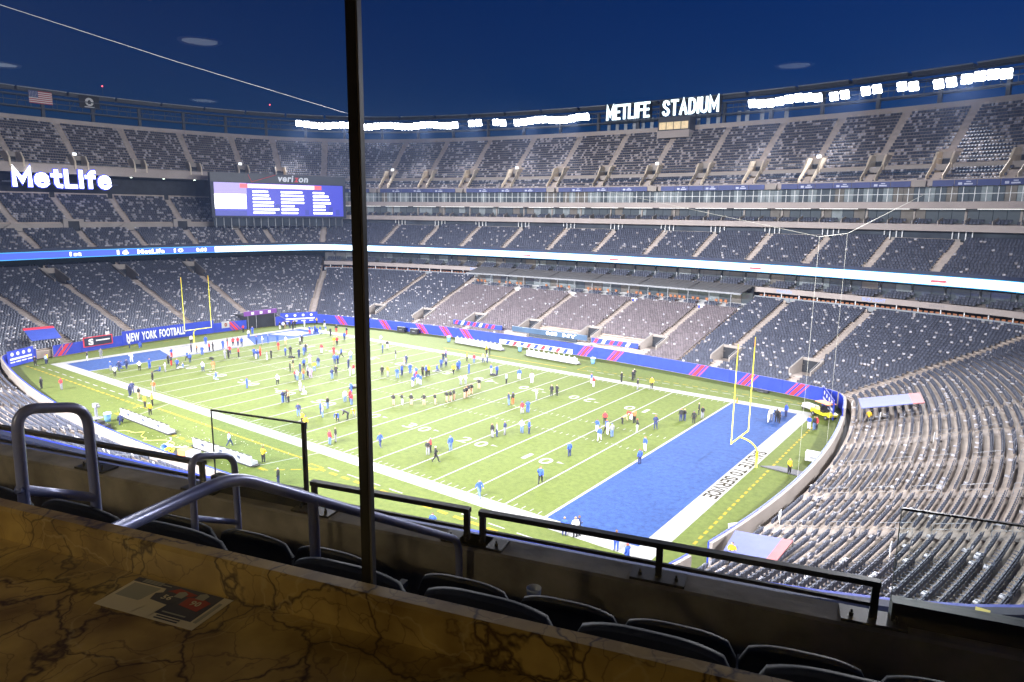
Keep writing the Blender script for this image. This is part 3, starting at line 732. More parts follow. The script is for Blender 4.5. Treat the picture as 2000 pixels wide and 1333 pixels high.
# level B: open balconies
sb = thing('suite_level', 'lower suite level with open balconies of dark chairs above the mezzanine', 'building')
band(fr, fl, [(37.2, 24.55), (37.2, 25.7), (37.5, 25.7), (37.5, 25.2), (41, 25.9)], 140, 'slab_fascia', FASC, sb)
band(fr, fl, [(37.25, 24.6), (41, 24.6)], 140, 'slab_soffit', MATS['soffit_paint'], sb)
panes(fr, fl, 40.6, 2.1, 25.9, 28.3, [G1, G1, G1, G2, G3], 'window_pane', sb)
posts(fr, fl, 40.5, 8.4, 25.5, 28.35, .35, .5, 'pier', CONC2, sb)
t, st = arc(fr, fl, 38.0, 4.2); l = L(38.0)
for k, s_ in enumerate(t):
    p = l.at(s_); q = l.tan(s_)
    if not seen(np.array([*p, 26]), 20): continue
    M = basis((*p, 25.6), (-q[0], -q[1], 0), (0, 0, 1)); b = MB(); b.prism([M @ V(v_) for v_ in ((-.08, 0, .6), (-.08, .75, .6), (-.08, 1.3, -1.4), (-.08, 0, -1.4))], M.to_3x3() @ V((.16, 0, 0))); b.build('divider', CONC2, sb)
class Free:                         # an invisible line with no gap, for rows inside boxes
    pass
def box_rows(A, B, rows, run=3.0, gapw=1.1, style=3):
    for d, z in rows:
        t, st = arc(A, B, d, run+gapw); l = L(d)
        for s_ in t:
            for k in range(int(run/.56)):
                u = s_-run/2+(k+.5)*.56; p = l.at(u); q = l.tan(u)
                if seen(np.array([*p, z+.5]), 20): SEATS.append((p[0], p[1], z, q[0], q[1], False, style))
box_rows(fr, fl, ((38.2, 25.45), (39.2, 25.75)))
# level C: balconies over the lower bowl
sc_ = thing('suite_level', 'club suites with beige balcony front below the LED ribbon', 'building')
band(fr, fl, [(31.0, 11.75), (31.0, 12.75), (31.3, 12.75), (31.3, 12.3), (36, 12.9)], 140, 'balcony_front', FASC, sc_)
band(fr, fl, [(31.0, 11.76), (36, 11.76)], 140, 'balcony_soffit', MATS['soffit_paint'], sc_)
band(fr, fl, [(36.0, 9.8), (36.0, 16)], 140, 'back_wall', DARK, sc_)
band(fr, fl, [(30.3, 10.15), (36, 10.15)], 140, 'club_floor', CONC, sc_)
posts(fr, fl, 35.5, 5.3, 12.6, 15.9, .25, .25, 'column', STEEL, sc_)
panes(fr, fl, 35.7, 3.0, 12.9, 15.0, [G1, G1, G1, G1, G2, G3], 'window_pane', sc_)
box_rows(fr, fl, ((32.0, 12.45), (33.0, 12.75), (34.0, 13.05)), 4.2, 1.2)
A1, B1 = fr, lines[3][1]; A2_, B2_ = lines[8][1], fl
for A, B in ((A1, B1), (A2_, B2_)):
    posts(A, B, 31.6, 3.4, 10.15, 11.75, .14, .14, 'white_column', WHITE, sc_)
    panes(A, B, 30.6, 2.4, 10.2, 11.0, [mat('balustrade_glass', (.25, .27, .29), .1, spec=.8)], 'balustrade_pane', sc_)
    band(A, B, [(30.56, 11.0), (30.56, 11.08), (30.66, 11.08)], 60, 'balustrade_rail', STEEL, sc_)
    band(A, B, [(32.2, 10.2), (32.2, 10.9)], 60, 'blue_counter_front', BLUE, sc_)
    t, st = arc(A, B, 33.0, .9); l = L(33.0)
    me = None
    for s_ in t:
        p = l.at(s_); q = l.tan(s_)
        if not seen(np.array([*p, 10.8]), 5): continue
        if me is None:
            b = MB(); b.box(-.28, .28, -.05, .05, .45, .95); b.box(-.28, .28, -.5, -.05, .4, .5); b.box(-.05, .05, -.3, -.2, 0, .4); o = b.build('orange_chair', ORANGE, sc_); me = o.data
        else: o = link('orange_chair', me, sc_)
        o.location = (*p, 10.16); o.rotation_euler = (0, 0, math.atan2(q[1], q[0]))
for body, x, wd_, mt in (('MetLife', -5.0, 3.0, mat('pale_blue_letters', (.25, .33, .7), .5)), ('pepsi', 21.5, 2.3, mat('grey_letters', (.25, .22, .22), .6)), ('MetLife', -84, 3.2, None), ('BUD LIGHT', 11.0, 4.0, None)):
    l = L(31.0); sm = l.refine(np.array([x, 93. if x < 0 else 88.])); t_ = l.tan(sm); n_ = nout(t_); p = l.at(sm)-n_*.02
    lettering(body, (*p, 12.27), (-t_[0], -t_[1], 0), (0, 0, 1), .6, wd_, mt or MATS['pale_blue_letters'], sc_, .01, .02)
# sloping canopy and terrace boxes over the halfway line
ca, cb = CANOPY
cn = thing('terrace_canopy', 'long sloping grey canopy over the terrace boxes at halfway', 'canopy')
RIBM = mat('ribbed_grey_roofing', (.21, .20, .20), .5, .1, 1.0, metal=.2)
la = L(25.0); ss = np.linspace(ca.s(25.0), cb.s(25.0), 7)
def sub(f): 
    class R_:
        corner = None; hw = 0; vom = []
        def s(s__, d): a, b = ca.s(d), cb.s(d); return a+(b-a)*f
        def gap(s__, d): return 0
        def pt(s__, d): return L(d).at(s__.s(d))
    return R_()
for k in range(6):
    A, B = sub(k/6+.002), sub((k+1)/6-.002)
    b = MB(); rows = []
    rows = [P3(span(A, B, d, 9), z)[::-1] for d, z in ((31.0, 12.95), (24.6, 11.75), (24.6, 11.55), (31.0, 12.7))]
    b.grid(rows); b.build('roof_panel', RIBM, cn)
    for j in range(1, 12):
        R_ = sub((k+j/12)/6); p, q = R_.pt(30.8), R_.pt(24.7); b = MB(); b.tube([(*p, 12.95), (*q, 11.79)], .045, 4); b.build('roof_rib', STEEL, cn)
band(ca, cb, [(24.5, 11.5), (24.5, 11.85), (24.65, 11.85)], 60, 'gutter', STEEL, cn)
ts_ = thing('terrace_suite', 'row of open terrace boxes with dark and orange chairs behind a signboard', 'building')
band(ca, cb, [(24.3, 7.9), (24.3, 8.85), (24.5, 8.85), (24.5, 8.4), (30.4, 9.2)], 60, 'signboard_base', WHITE, ts_)
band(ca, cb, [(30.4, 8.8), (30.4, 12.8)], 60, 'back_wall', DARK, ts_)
posts(ca, cb, 25.2, 4.7, 8.4, 11.7, .14, .14, 'canopy_post', STEEL, ts_)
panes(ca, cb, 30.2, 2.35, 9.2, 11.4, [G1, G3, G2, G1], 'window_pane', ts_)
box_rows(ca, cb, ((25.3, 8.5), (26.4, 8.65)), 3.3, 1.4)
t, st = arc(ca, cb, 28.0, 1.05); l = L(28.0)
for s_ in t[::1]:
    if random.random() < .45: continue
    p = l.at(s_); q = l.tan(s_); o = link('orange_chair', bpy.data.objects['orange_chair'].data, ts_); o.location = (*p, 8.95); o.rotation_euler = (0, 0, math.atan2(q[1], q[0]))
l = L(24.3); a0, a1 = ca.s(24.3), cb.s(24.3)
k = 0; s_ = a0+.3
while s_ < a1-2.6:
    ln = 2.4; seg = (k//4) % 2
    if seg == 0:
        c = mpt(s_+ln/2, 8.38, .02, l); t_ = l.tan(s_+ln/2); M = basis(c, (-t_[0], -t_[1], 0), (0, 0, 1)); b = MB(); b.box(-1.1, 1.1, -.32, .32, 0, .015, M=M); b.build('sign_block', BLUE, ts_)
        b = MB(); b.prism([M @ V(p) for p in ((-.5, -.2, .016), (.5, -.2, .016), (.7, .2, .016), (-.3, .2, .016))], M.to_3x3() @ V((0, 0, .01))); b.build('sign_slash', RED, ts_)
    s_ += ln+(.25 if seg == 0 else .15); k += 1

# ================================================================== UPPER DECK
ud = thing('upper_deck', 'steep upper seating deck under the floodlight rim', 'grandstand')
U0 = 37.0; UC = 41.0
ulines = [fr]+[Radial((x, 100), d0=UC, hw=.5) for x in (32.5, 19.4, 7.6, -4.6, -16.6, -28.6, -41.0, -53.4, -66.2, -79.6, -93.0, -106.5, -120)]+[fl]
nuf = len(ulines)-1
ulines += [Radial((-151.0, y), d0=UC, hw=.5) for y in (79, 67, 53.5, 39.5, 26.0, 12.5, 0.0)]+[nl]
for i in range(len(ulines)-1):
    A, B = ulines[i], ulines[i+1]; left = i >= nuf
    v = (UC, UC+2.9, 1.6)
    for R_ in (A, B):
        if R_.corner is None: R_.vom = [v]; R_._c = R_._c
    if not left:
        ds, zs = rowset(4, U0+.4, .8, 32.7, .62); section(A, B, ds, zs, 8, 'seating_section', CONC, ud, front=32.1)
        for k in range(4): seat_row(A, B, ds[k]+.4, zs[k], style=0, p_down=.25)
        band(A, B, [(ds[-1], 35.0), (UC+.1, 35.0), (UC+.1, 36.1)], 8, 'cross_aisle', CONC2, ud)
    else: band(A, B, [(UC-.3, 34.6), (UC-.3, 36.7), (UC, 36.7), (UC, 35.9)], 8, 'deck_fascia', FASC, ud)
    ds, zs = rowset(17, UC, .776, 35.9, .65); section(A, B, ds, zs, 8, 'seating_section', CONC, ud, back=47.6)
    for k in range(17):
        seat_row(A, B, ds[k]+.4, zs[k], style=0, p_down=.21)
    band(A, B, [(ds[-1], 47.0), (ds[-1], 48.25), (ds[-1]+.5, 48.25), (ds[-1]+.5, 44)], 8, 'rim_wall', FASC, ud)
    band(A, B, [(UC+.2, 37.0), (UC+.2, 37.06)], 8, 'guard_rail', STEEL, ud)
WARM = mat('vomitory_wall_paint', (.58, .48, .36), .7, .12, 1.0)
for i, A in enumerate(ulines):
    if A.corner:
        aisle(A, *rowset(17, UC, .776, 35.9, .65), 'aisle', AISLE, ud); aisle(A, *rowset(4, U0+.4, .8, 32.7, .62), 'aisle', AISLE, ud); continue
    left = i > nuf; ds, zs = rowset(17, UC, .776, 35.9, .65)
    aisle(A, ds, zs, 'aisle', AISLE, ud, skip=(UC, UC+2.9))
    if not left: ds2, zs2 = rowset(4, U0+.4, .8, 32.7, .62); aisle(A, ds2, zs2, 'aisle', AISLE, ud)
    vo = bpy.data.objects.new('vomitory', None); COL.objects.link(vo); vo.parent = ud
    a = A.pt(UC); n_ = A.nv(UC); t_ = L(UC).tan(A.s(UC)); M = basis((*a, 34.6 if not left else 35.8), (-t_[0], -t_[1], 0), (0, 0, 1))   # local: x right, y up, -z outward
    hh = 3.7 if not left else 3.2
    for sg in (-1, 1):
        b = MB(); x0, x1 = sorted((sg*1.2, sg*1.55))
        b.prism([M @ V(p) for p in ((x0, 0, .5), (x0, hh*.55, .5), (x0, hh, -.6), (x0, hh+.1, -3.0), (x0, 0, -3.0))], M.to_3x3() @ V((x1-x0, 0, 0))); b.build('flank_wall', WARM, vo)
        if not left:
            b = MB(); b.prism([M @ V(p) for p in ((sg*1.3, -1.2, .5), (sg*1.3, 2.0, .5), (sg*1.3, -.6, 3.4), (sg*1.3, -1.6, 3.4))], M.to_3x3() @ V((.14, 0, 0))); b.build('stair_wall', WARM, vo)
    b = MB(); b.box(-1.2, 1.2, hh-1.0, hh+.1, -3.0, -2.6, M=M); b.build('lintel', CONC2, vo)
    b = MB(); b.box(-1.2, 1.2, 0, hh-1.0, -2.98, -2.7, M=M); b.build('doorway', DARK, vo)
    b = MB(); b.box(-1.19, 1.19, -.1, .1 if not left else .12, -2.7, .4, M=M); b.build('landing', AISLE, vo)
    if i % 3 == 1:
        b = MB(); b.box(-.5, .3, hh+.15, hh+.75, -2.9, -2.7, M=M); b.build('lit_exit_sign', mat('exit_sign_light', (.5, .5, .5), .5, emit=2.0, ecol=(.9, .95, 1)), vo)
# blue nameplates on the far deck front
FNAV = mat('nameplate_blue', (.035, .05, .17), .5, .15, .4)
t, st = arc(fr, fl, U0, 3.4); l = L(U0)
for k, s_ in enumerate(t):
    p = l.at(s_); q = l.tan(s_); n_ = nout(q)
    if not seen(np.array([*p, 32.6]), 20): continue
    if k % 8 == 7:
        b = MB(); M = basis((*p, 32.6), (-q[0], -q[1], 0), (0, 0, 1)); b.box(-.9, .9, -.5, .5, 0, .7, M=M); b.build('camera_platform', CONC2, ud)
        continue
    M = basis((*(p-n_*.05), 32.62), (-q[0], -q[1], 0), (0, 0, 1)); b = MB(); b.box(-st/2+.05, st/2-.05, -.5, .5, -.1, 0, M=M); pl = b.build('nameplate', FNAV, ud)
    if k % 2:
        b = MB(); b.box(-.2, 1.1, -.3, -.06, .001, .02, M=M); b.box(.1, .8, .1, .28, .001, .02, M=M); b.box(-1.1, -.5, -.3, .1, .001, .02, M=M); b.build('name_lettering', mat('pale_letters', (.45, .47, .6), .5), pl)
band(fr, fl, [(U0, 33.15), (U0, 33.35), (U0+.15, 33.35), (U0+.15, 32.3)], 140, 'deck_coping', FASC, ud)
band(fr, fl, [(U0+.05, 32.1), (40, 32.1)], 140, 'deck_soffit', MATS['soffit_paint'], ud)
band(fl, nl, [(UC-.2, 34.6), (49, 34.6)], 60, 'deck_soffit', MATS['soffit_paint'], ud)
for y in (38, 46, 54, 62):
    b = MB(); b.lathe([(0, 0), (.22, 0), (.22, .12), (0, .12)], 10); o = b.build('soffit_lamp', mat('soffit_lamp_glow', (.7, .75, .7), .5, emit=6.0, ecol=(.85, 1, .85)), ud); p = L(43).at(L(43).refine(np.array([-153, y]))); o.location = (*p, 34.45)

# ================================================================== RIM TRUSS AND FLOODLIGHTS
rt_ = thing('rim_truss', 'dark steel lighting truss on posts round the stadium rim', 'truss')
LR = 55.6
for A, B, K in ((fr, fl, 140), (fl, nl, 70), (nl, nr, 80), (nr, fr, 60)):
    for z0, z1, dd, w_ in ((50.3, 50.6, 0, .3), (51.7, 51.9, .1, .2), (53.0, 53.25, 0, .3), (54.0, 54.2, .6, .25), (50.3, 50.55, 2.4, .25), (53.0, 53.2, 2.4, .25)):
        band(A, B, [(LR+dd, z0), (LR+dd, z1), (LR+dd+w_, z1), (LR+dd+w_, z0), (LR+dd, z0)], K, 'chord', DSTEEL, rt_)
    t, st = arc(A, B, LR, 11.2); l = L(LR)
    for s_ in t:
        p = l.at(s_); q = l.tan(s_); n_ = nout(q)
        if not seen(np.array([*p, 50]), 80): continue
        M = basis((*p, 0), (-q[0], -q[1], 0), (0, 0, 1))
        b = MB(); b.box(-.35, .35, 44.5, 53.2, -1.6, -.9, M=M); b.build('column', DSTEEL, rt_)
        b = MB(); b.box(-5.3, 5.3, 54.25, 55.0, -3.2, -.4, M=M); b.box(-5.3, 5.3, 54.85, 55.02, -.39, .1, M=M, mi=1); b.build('roof_panel', [DSTEEL, STEEL], rt_)
    t, st = arc(A, B, LR, 2.8)
    for k, s_ in enumerate(t):
        p = l.at(s_); q = l.tan(s_)
        if not seen(np.array([*p, 52]), 30): continue
        M = basis((*p, 0), (-q[0], -q[1], 0), (0, 0, 1)); b = MB()
        b.tube([M @ V((0, 50.4, -.15)), M @ V((0, 53.1, -.15))], .06, 5); b.tube([M @ V((0, 50.4, -2.5)), M @ V((2.8*(1 if k % 2 else -1)*.5, 53.1, -.2))], .06, 5); b.build('brace', DSTEEL, rt_)
LAMP = mat('floodlight_lens', (.9, .9, .9), .3, emit=30.0, ecol=(.93, .95, 1.0))
cl_b = MB()
fm = MB(); fm.box(-.95, .95, -.95, .95, -.28, -.12); fm_me = None
def lamp_mesh():
    b = MB(); k = 8; r = .43
    ring = [(r*math.copysign(abs(math.cos(a))**.5, math.cos(a)), r*math.copysign(abs(math.sin(a))**.5, math.sin(a))) for a in [2*math.pi*i/k+.39 for i in range(k)]]
    b.prism([(x, y, -.1) for x, y in ring], (0, 0, .16)); return b
FRAME_ME = None; LAMP_ME = None; NBANK = 0
FLOOD_SPOTS = []
def flood(c, right, aim, lit=True, lamp=False, lab='cluster of four glowing floodlights on the rim truss'):
    global FRAME_ME, LAMP_ME, NBANK
    o = thing('floodlight_bank', lab, 'floodlight', 'floodlight clusters along the rim', loc=tuple(c))
    d = (V(aim)-V(c)).normalized(); r = V((d.y, -d.x, 0)).normalized(); u = r.cross(d)
    if u.z < 0: u = -u; r = -r
    M = Matrix.Identity(3); n = -d
    # local z points to the field
    z = d; y = V((0, 0, 1)); x = y.cross(z).normalized(); y = z.cross(x)
    M = Matrix((x, y, z)).transposed(); o.rotation_euler = M.to_euler()
    if FRAME_ME is None:
        a = fm.build('frame', DSTEEL, o); FRAME_ME = a.data; e = lamp_mesh().build('lamp', LAMP, o); LAMP_ME = e.data; e.location = (-.45, -.45, 0)
        rest = [(.45, -.45), (-.45, .45), (.45, .45)]
    else:
        link('frame', FRAME_ME, o); rest = [(-.45, -.45), (.45, -.45), (-.45, .45), (.45, .45)]
    for x_, y_ in rest: e = link('lamp', LAMP_ME, o); e.location = (x_, y_, 0)
    if lamp:
        ld = bpy.data.lights.new('flood_beam', 'SPOT'); ld.energy = FLOOD_W*lamp; ld.spot_size = math.radians(66); ld.spot_blend = 1.0; ld.shadow_soft_size = .8; ld.color = (.98, .97, 1.0)
        lo = bpy.data.objects.new('flood_beam', ld); COL.objects.link(lo); lo.parent = o; lo.location = (0, 0, .6); lo.rotation_euler = (math.pi, 0, 0)
    NBANK += 1
lF = L(LR)
def far_s(x): return lF.refine(np.array([x, 114.]))
BANKS = [(28.0, 19.2, 2.15), (18.0, 13.6, 2.2), (11.0, 6.9, 2.2), (3.9, .2, 2.2), (-2.6, -6.6, 2.2), (-8.2, -23.0, 2.1), (-66.5, -89.0, 2.1), (-92.0, -96.5, 2.3), (-100.0, -104.6, 2.3), (-108.0, -138.0, 2.1)]
ci = 0
ORD = ['fifth', 'fourth', 'third', 'second', 'first']
for kb, (x0, x1, st) in enumerate(BANKS):
    blab = f'four glowing floodlights in the {ORD[kb-1]} bank on the corner side of METLIFE STADIUM' if 0 < kb < 6 else 'four glowing floodlights in the long bank at the truss corner' if kb == 0 else f'four glowing floodlights in the {ORD[10-kb]} bank on the scoreboard side of METLIFE STADIUM'
    a, e = far_s(x0), far_s(x1)
    if kb == 9: e += 24.0
    for s_ in np.arange(a, e, st):
        p = lF.at(s_); t_ = lF.tan(s_); n_ = nout(t_); p = p-n_*.45
        aim = (XC+(p[0]-XC)*.45, 20.0, 0) if kb > 0 else (20.0, 16.0, 4.0)
        flood((p[0], p[1], 52.1+.25*math.sin(ci)), None, aim, lamp=1.0 if ci % 6 == 3 else False, lab=blab); ci += 1
# the ring carries on over the near side and the right end, out of this view
for x in (14, 2, -10, -22, -34, -46, -58, -70, -82, -94):
    s_ = lF.refine(np.array([x, -66.])); p = lF.at(s_); flood((p[0], p[1], 52.2), None, (XC+(p[0]-XC)*.75, 34, 0) if x < 0 else (16 if x > 8 else 10, 24, 2), lamp=1.25)
for y in (60, 36, 12, -12):
    s_ = lF.refine(np.array([72, y])); p = lF.at(s_); flood((p[0], p[1], 52.2), None, (-56, 24.4+(p[1]-24.4)*.3, 0), lamp=1.05)

# ================================================================== SIGNS, FLAGS, SCOREBOARD
SIGNW = mat('sign_white_light', (.05, .05, .05), .4, emit=2.3, ecol=(.80, .96, 1.0))
sg = thing('stadium_sign', 'lit white letters METLIFE STADIUM on the rim truss', 'sign')
for body, x, wd_ in (('METLIFE', -53.6, 12.6), ('STADIUM', -37.0, 14.6)):
    strokes(body, (x, 115.7, 52.55), (1, -.06, 0), (0, 0, 1), 3.75, wd_, .145, SIGNW, sg, .3, .36)
b = MB(); b.box(-60.5, -29.3, 116.2, 116.3, 50.3, 50.5); b.box(-60.5, -29.3, 116.2, 116.3, 54.5, 54.7); b.build('mounting_rail', DSTEEL, sg)
for x in np.arange(-60, -29, 3.0):
    b = MB(); b.box(x-.06, x+.06, 116.3, 118.2, 50.3, 54.7); b.build('mounting_post', DSTEEL, sg)
eb = thing('exterior_sign', 'backs of pale letters on the outside of the rim behind the lit sign', 'sign')
for k, x in enumerate(list(np.arange(-62, -30, 2.5))+[-27, -25, -21.5, -19.5, -16]):
    b = MB(); b.box(x-.45, x+.45, 121.6, 121.8, 47.5, 51.4); b.build('letter_back', mat('letter_back_grey', (.30, .32, .36), .7, .2, 1.0), eb)
b = MB(); b.box(-66, -12, 121.9, 122.1, 46, 48); b.build('sign_rail', DSTEEL, eb)
bo = thing('press_booth', 'small press booth with warm lit window at the top of the deck', 'booth')
b = MB(); b.box(-44.2, -36.0, 113.6, 117.5, 45.2, 46.9); b.build('booth_base', FASC, bo)
b = MB(); b.box(-44.2, -36.0, 113.9, 117.5, 46.9, 50.0); b.build('booth_body', DSTEEL, bo)
for k in range(4):
    b = MB(); b.box(-43.8+1.9*k, -42.1+1.9*k, 113.82, 113.9, 47.2, 48.9); b.build('window_pane', mat('warm_lit_glass', (.3, .2, .1), .3, .5, 1.2, emit=.55, ecol=(1, .78, .45)), bo)
ml = thing('metlife_sign', 'glowing white MetLife letters with blue halo hung on the end deck fascia', 'sign')
MLW, MLB = mat('sign_pure_white', (.05, .05, .05), .4, emit=4.0, ecol=(.9, .93, 1)), mat('sign_blue_halo', (.02, .02, .1), .4, emit=1.3, ecol=(.05, .08, 1.0))
strokes('MetLife', (-149.6, 21.7, 33.5), (0, 1, 0), (0, 0, 1), 4.3, 20.6, .185, MLW, ml, .25, .36); strokes('MetLife', (-149.95, 21.7, 33.5), (0, 1, 0), (0, 0, 1), 4.7, 21.0, .25, MLB, ml, .2, .345, 'letter_halo')
b = MB(); b.box(-150.6, -150.05, 9.5, 33.8, 32.3, 32.6); b.build('mounting_rail', NAVY, ml)
ep = thing('fascia_panel', 'blue strip of small white club emblems on the end deck fascia', 'sign')
b = MB(); b.box(-150.95, -150.8, 42, 53.5, 35.0, 36.4); b.build('panel', BLUE, ep)
for k in range(8): b = MB(); b.box(-150.8, -150.77, 42.8+1.35*k, 43.6+1.35*k, 35.4, 36.0); b.build('emblem', WLET, ep)
# flags
fg = thing('national_flag', 'stars and stripes flag hung flat on the rim truss', 'flag')
FR = mat('flag_red', (.35, .04, .05), .8); FWh = mat('flag_white', (.6, .58, .55), .8); FB = mat('flag_blue', (.04, .06, .18), .8)
x = -163.3
for k in range(13):
    z1 = 54.3-k*2.9/13; b = MB(); b.box(x, x+.03, 21.2, 26.2, z1-2.9/13, z1); b.build('stripe', FR if k % 2 == 0 else FWh, fg)
b = MB(); b.box(x+.031, x+.045, 21.2, 23.2, 54.3-2.9*7/13, 54.3); cz = b.build('canton', FB, fg)
b = MB()
for r in range(5):
    for c in range(6): b.box(x+.046, x+.05, 21.35+.31*c, 21.47+.31*c, 54.1-.29*r-.12, 54.1-.29*r)
b.build('star', FWh, cz)
fg2 = thing('black_flag', 'black remembrance flag with round white emblem hung on the rim truss', 'flag')
b = MB(); b.box(x, x+.03, 32.2, 37.0, 51.6, 54.7); b.build('cloth', mat('flag_black', (.012, .012, .014), .8), fg2)
b = MB(); b.lathe([(0, .04), (1.0, .04), (1.0, 0)], 20); o = b.build('emblem', FWh, fg2); o.matrix_local = basis((x+.03, 34.6, 53.25), (0, 1, 0), (0, 0, 1))
b = MB(); b.prism([(x+.075, 34.25, 52.7), (x+.075, 34.95, 52.7), (x+.075, 35.0, 53.3), (x+.075, 34.75, 53.75), (x+.075, 34.4, 53.65), (x+.075, 34.15, 53.25)], (.01, 0, 0)); b.build('silhouette', MATS['flag_black'], fg2)
b = MB(); b.box(x+.03, x+.06, 33.4, 35.8, 51.9, 52.12); b.build('motto_band', FWh, fg2)
for k, (y, z, c) in enumerate(((38.6, 57.6, (1, .1, .15)), (83, 58.0, (1, .1, .15)))):
    b = MB(); b.lathe([(0, 0), (.16, 0), (.16, .25), (0, .35)], 8); b.lathe([(.04, -2.6), (.04, 0)], 6, mi=1); o = b.build('warning_lamp', [mat('warning_red', (.3, .02, .02), .5, emit=4, ecol=(1, .1, .12)), DSTEEL]); o.location = (-164.5 if k == 0 else -157, y, z); tag(o, 'tiny red aircraft warning lamp on the rim', 'lamp', 'red warning lamps')
# scoreboard
p0, p1 = V((-137.5, 51.4, 0)), V((-126.2, 84.4, 0)); mid = (p0+p1)/2; rr = (p1-p0).normalized(); W2 = (p1-p0).length/2
sbd = thing('scoreboard', 'large video scoreboard with verizon header listing three columns of names', 'scoreboard')
M = basis((mid.x, mid.y, 29.5), rr, (0, 0, 1))
b = MB(); b.box(-W2-.6, W2+.6, -4.7, 6.8, -2.5, -.3, M=M); b.build('cabinet', NAVY, sbd)
b = MB(); b.box(-W2-.6, W2+.6, 4.45, 6.75, -.29, -.1, M=M); b.build('header', mat('header_grey', (.05, .055, .07), .5, .1, .4), sbd)
VLET = mat('header_letters', (.55, .56, .6), .5, emit=.25, ecol=(.8, .82, .9)); VRED = mat('header_red', (.6, .03, .04), .5, emit=.12, ecol=(1, .1, .1))
def slet(body, x, y, h, wd_, mt, sh=0.0): 
    c = M @ V((x, y, -.06)); return lettering(body, c, rr, (0, 0, 1), h, wd_, mt, sbd, .03, .03, sh)
slet('veri', 1.2, 5.75, 1.75, 4.2, VLET, .15); slet('z', 4.1, 5.5, 1.2, 1.2, VRED, .15); slet('on', 6.0, 5.5, 1.25, 2.6, VLET, .15)
b = MB()
for (a, c) in (((-8.6, 6.5), (-7.8, 4.6)), ((-7.8, 4.6), (-1.5, 6.6))): b.tube([M @ V((*a, -.07)), M @ V((*c, -.07))], .06, 4)
b.build('check_mark', VRED, sbd)
SCR = {'b': mat('screen_blue', (.01, .01, .03), .4, .35, .25, emit=.8, ecol=(.05, .06, .75)), 'w': mat('screen_white', (.02, .02, .02), .4, emit=3.0, ecol=(.97, .96, 1)), 'p': mat('screen_lilac', (.02, .02, .02), .4, emit=1.0, ecol=(.45, .36, .85)), 'r': mat('screen_red', (.02, .01, .01), .4, emit=1.1, ecol=(1, .12, .16)), 'd': mat('screen_dark_blue', (.01, .01, .03), .4, emit=.55, ecol=(.04, .07, .75)), 'pk': mat('screen_pink', (.02, .02, .02), .4, emit=1.6, ecol=(1, .7, .78))}
def scr(x0, x1, y0, y1, m_, z=0.0, name='screen_area'):
    b = MB(); b.box(x0, x1, y0, y1, -.29+z, -.27+z, M=M); return b.build(name, SCR[m_], sbd)
scr(-W2+.2, W2-.2, -4.2, 4.3, 'b')
scr(-W2+.2, -W2+8.3, 1.4, 4.3, 'p', .03); scr(-W2+.2, -W2+8.1, -2.4, 1.4, 'w', .03); scr(-W2+.2, -W2+8.1, -4.2, -2.9, 'd', .03)
scr(-W2+6.6, W2-6.4, 3.05, 4.1, 'pk', .03); scr(-W2+6.6, -W2+8.6, 3.0, 4.1, 'r', .05); scr(W2-8.4, W2-6.4, 3.0, 4.1, 'r', .05)
scr(-W2+9.3, W2-.4, -3.9, 2.6, 'b', .03)
for x, hgt in ((-3.0, 2.2), (-1.8, 2.8), (6.2, 1.4), (11, 1.8), (13, 2.2), (15, 1.5)): scr(x, x+1.1, -3.9, -3.9+hgt, 'd', .045)
for cx, lens in ((-W2+9.8, (4.0, 4.2, 4.6, 5.4, 5.3, 6.8, 5.6)), (-.2, (5.8, 6.2, 6.2, 6.2, 3.5, 4.6, 4.4)), (8.6, (3.2, 4.4, 4.6, 5.0, 3.4, 3.4, 5.4))):
    for k, ln in enumerate(lens):                # rows of names too blurred to read
        y = 2.15-.92*k; x_ = cx; scr(cx-.05, cx+ln, y-.24, y+.24, 'w', .06, 'text_line')
for x_ in np.arange(-6, 6.5, 1.55): scr(x_, x_+1.15, 3.35, 3.85, 'w', .06, 'title_word')
# steel and glass lounge under the scoreboard
b = MB(); b.box(-W2, W2, -6.9, -4.75, -2.4, -1.9, M=M); b.build('lounge_back', GLASSY, sbd)
for x_ in np.arange(-W2+.6, W2, 1.9): b = MB(); b.box(x_-.08, x_+.08, -7.4, -4.7, -1.85, -1.7, M=M); b.build('support_post', STEEL, sbd)
for x_ in (-W2+3, 0, W2-3):
    b = MB(); b.tube([M @ V((x_, -9.5, -3.5)), M @ V((x_, 5, -2.6))], .3, 8); b.build('mast', DSTEEL, sbd)
# overhead camera cables
CABM = mat('cable_white', (.6, .58, .5), .5)
for nm, lab, pts, r in (('camera_cable', 'thin overhead camera cable crossing the sky to the rim', [(-112.5, 80.2, 50.9), (-49.9, -3.8, 43.6), (-30, -27.7, 41.2), (-5, -58, 38.5)], .022),
                        ('net_cable', 'slack cable with two hanging lines for the kicking net behind the goal post', [(-51.9, 100, 32.5), (16.75, 18.4, 25.0), (16.75, 30.4, 25.1), (16.5, 93, 30.8)], .018)):
    b = MB(); P_ = []
    for i in range(len(pts)-1):
        for k in range(6): P_.append(tuple(np.array(pts[i])*(1-k/6)+np.array(pts[i+1])*k/6))
    P_.append(pts[-1]); b.tube(P_, r, 5)
    if nm == 'net_cable':
        for q in pts[1:3]: b.tube([q, (q[0], q[1], 2.2)], .009, 5)
    o = b.build(nm, CABM); tag(o, lab, 'cable')

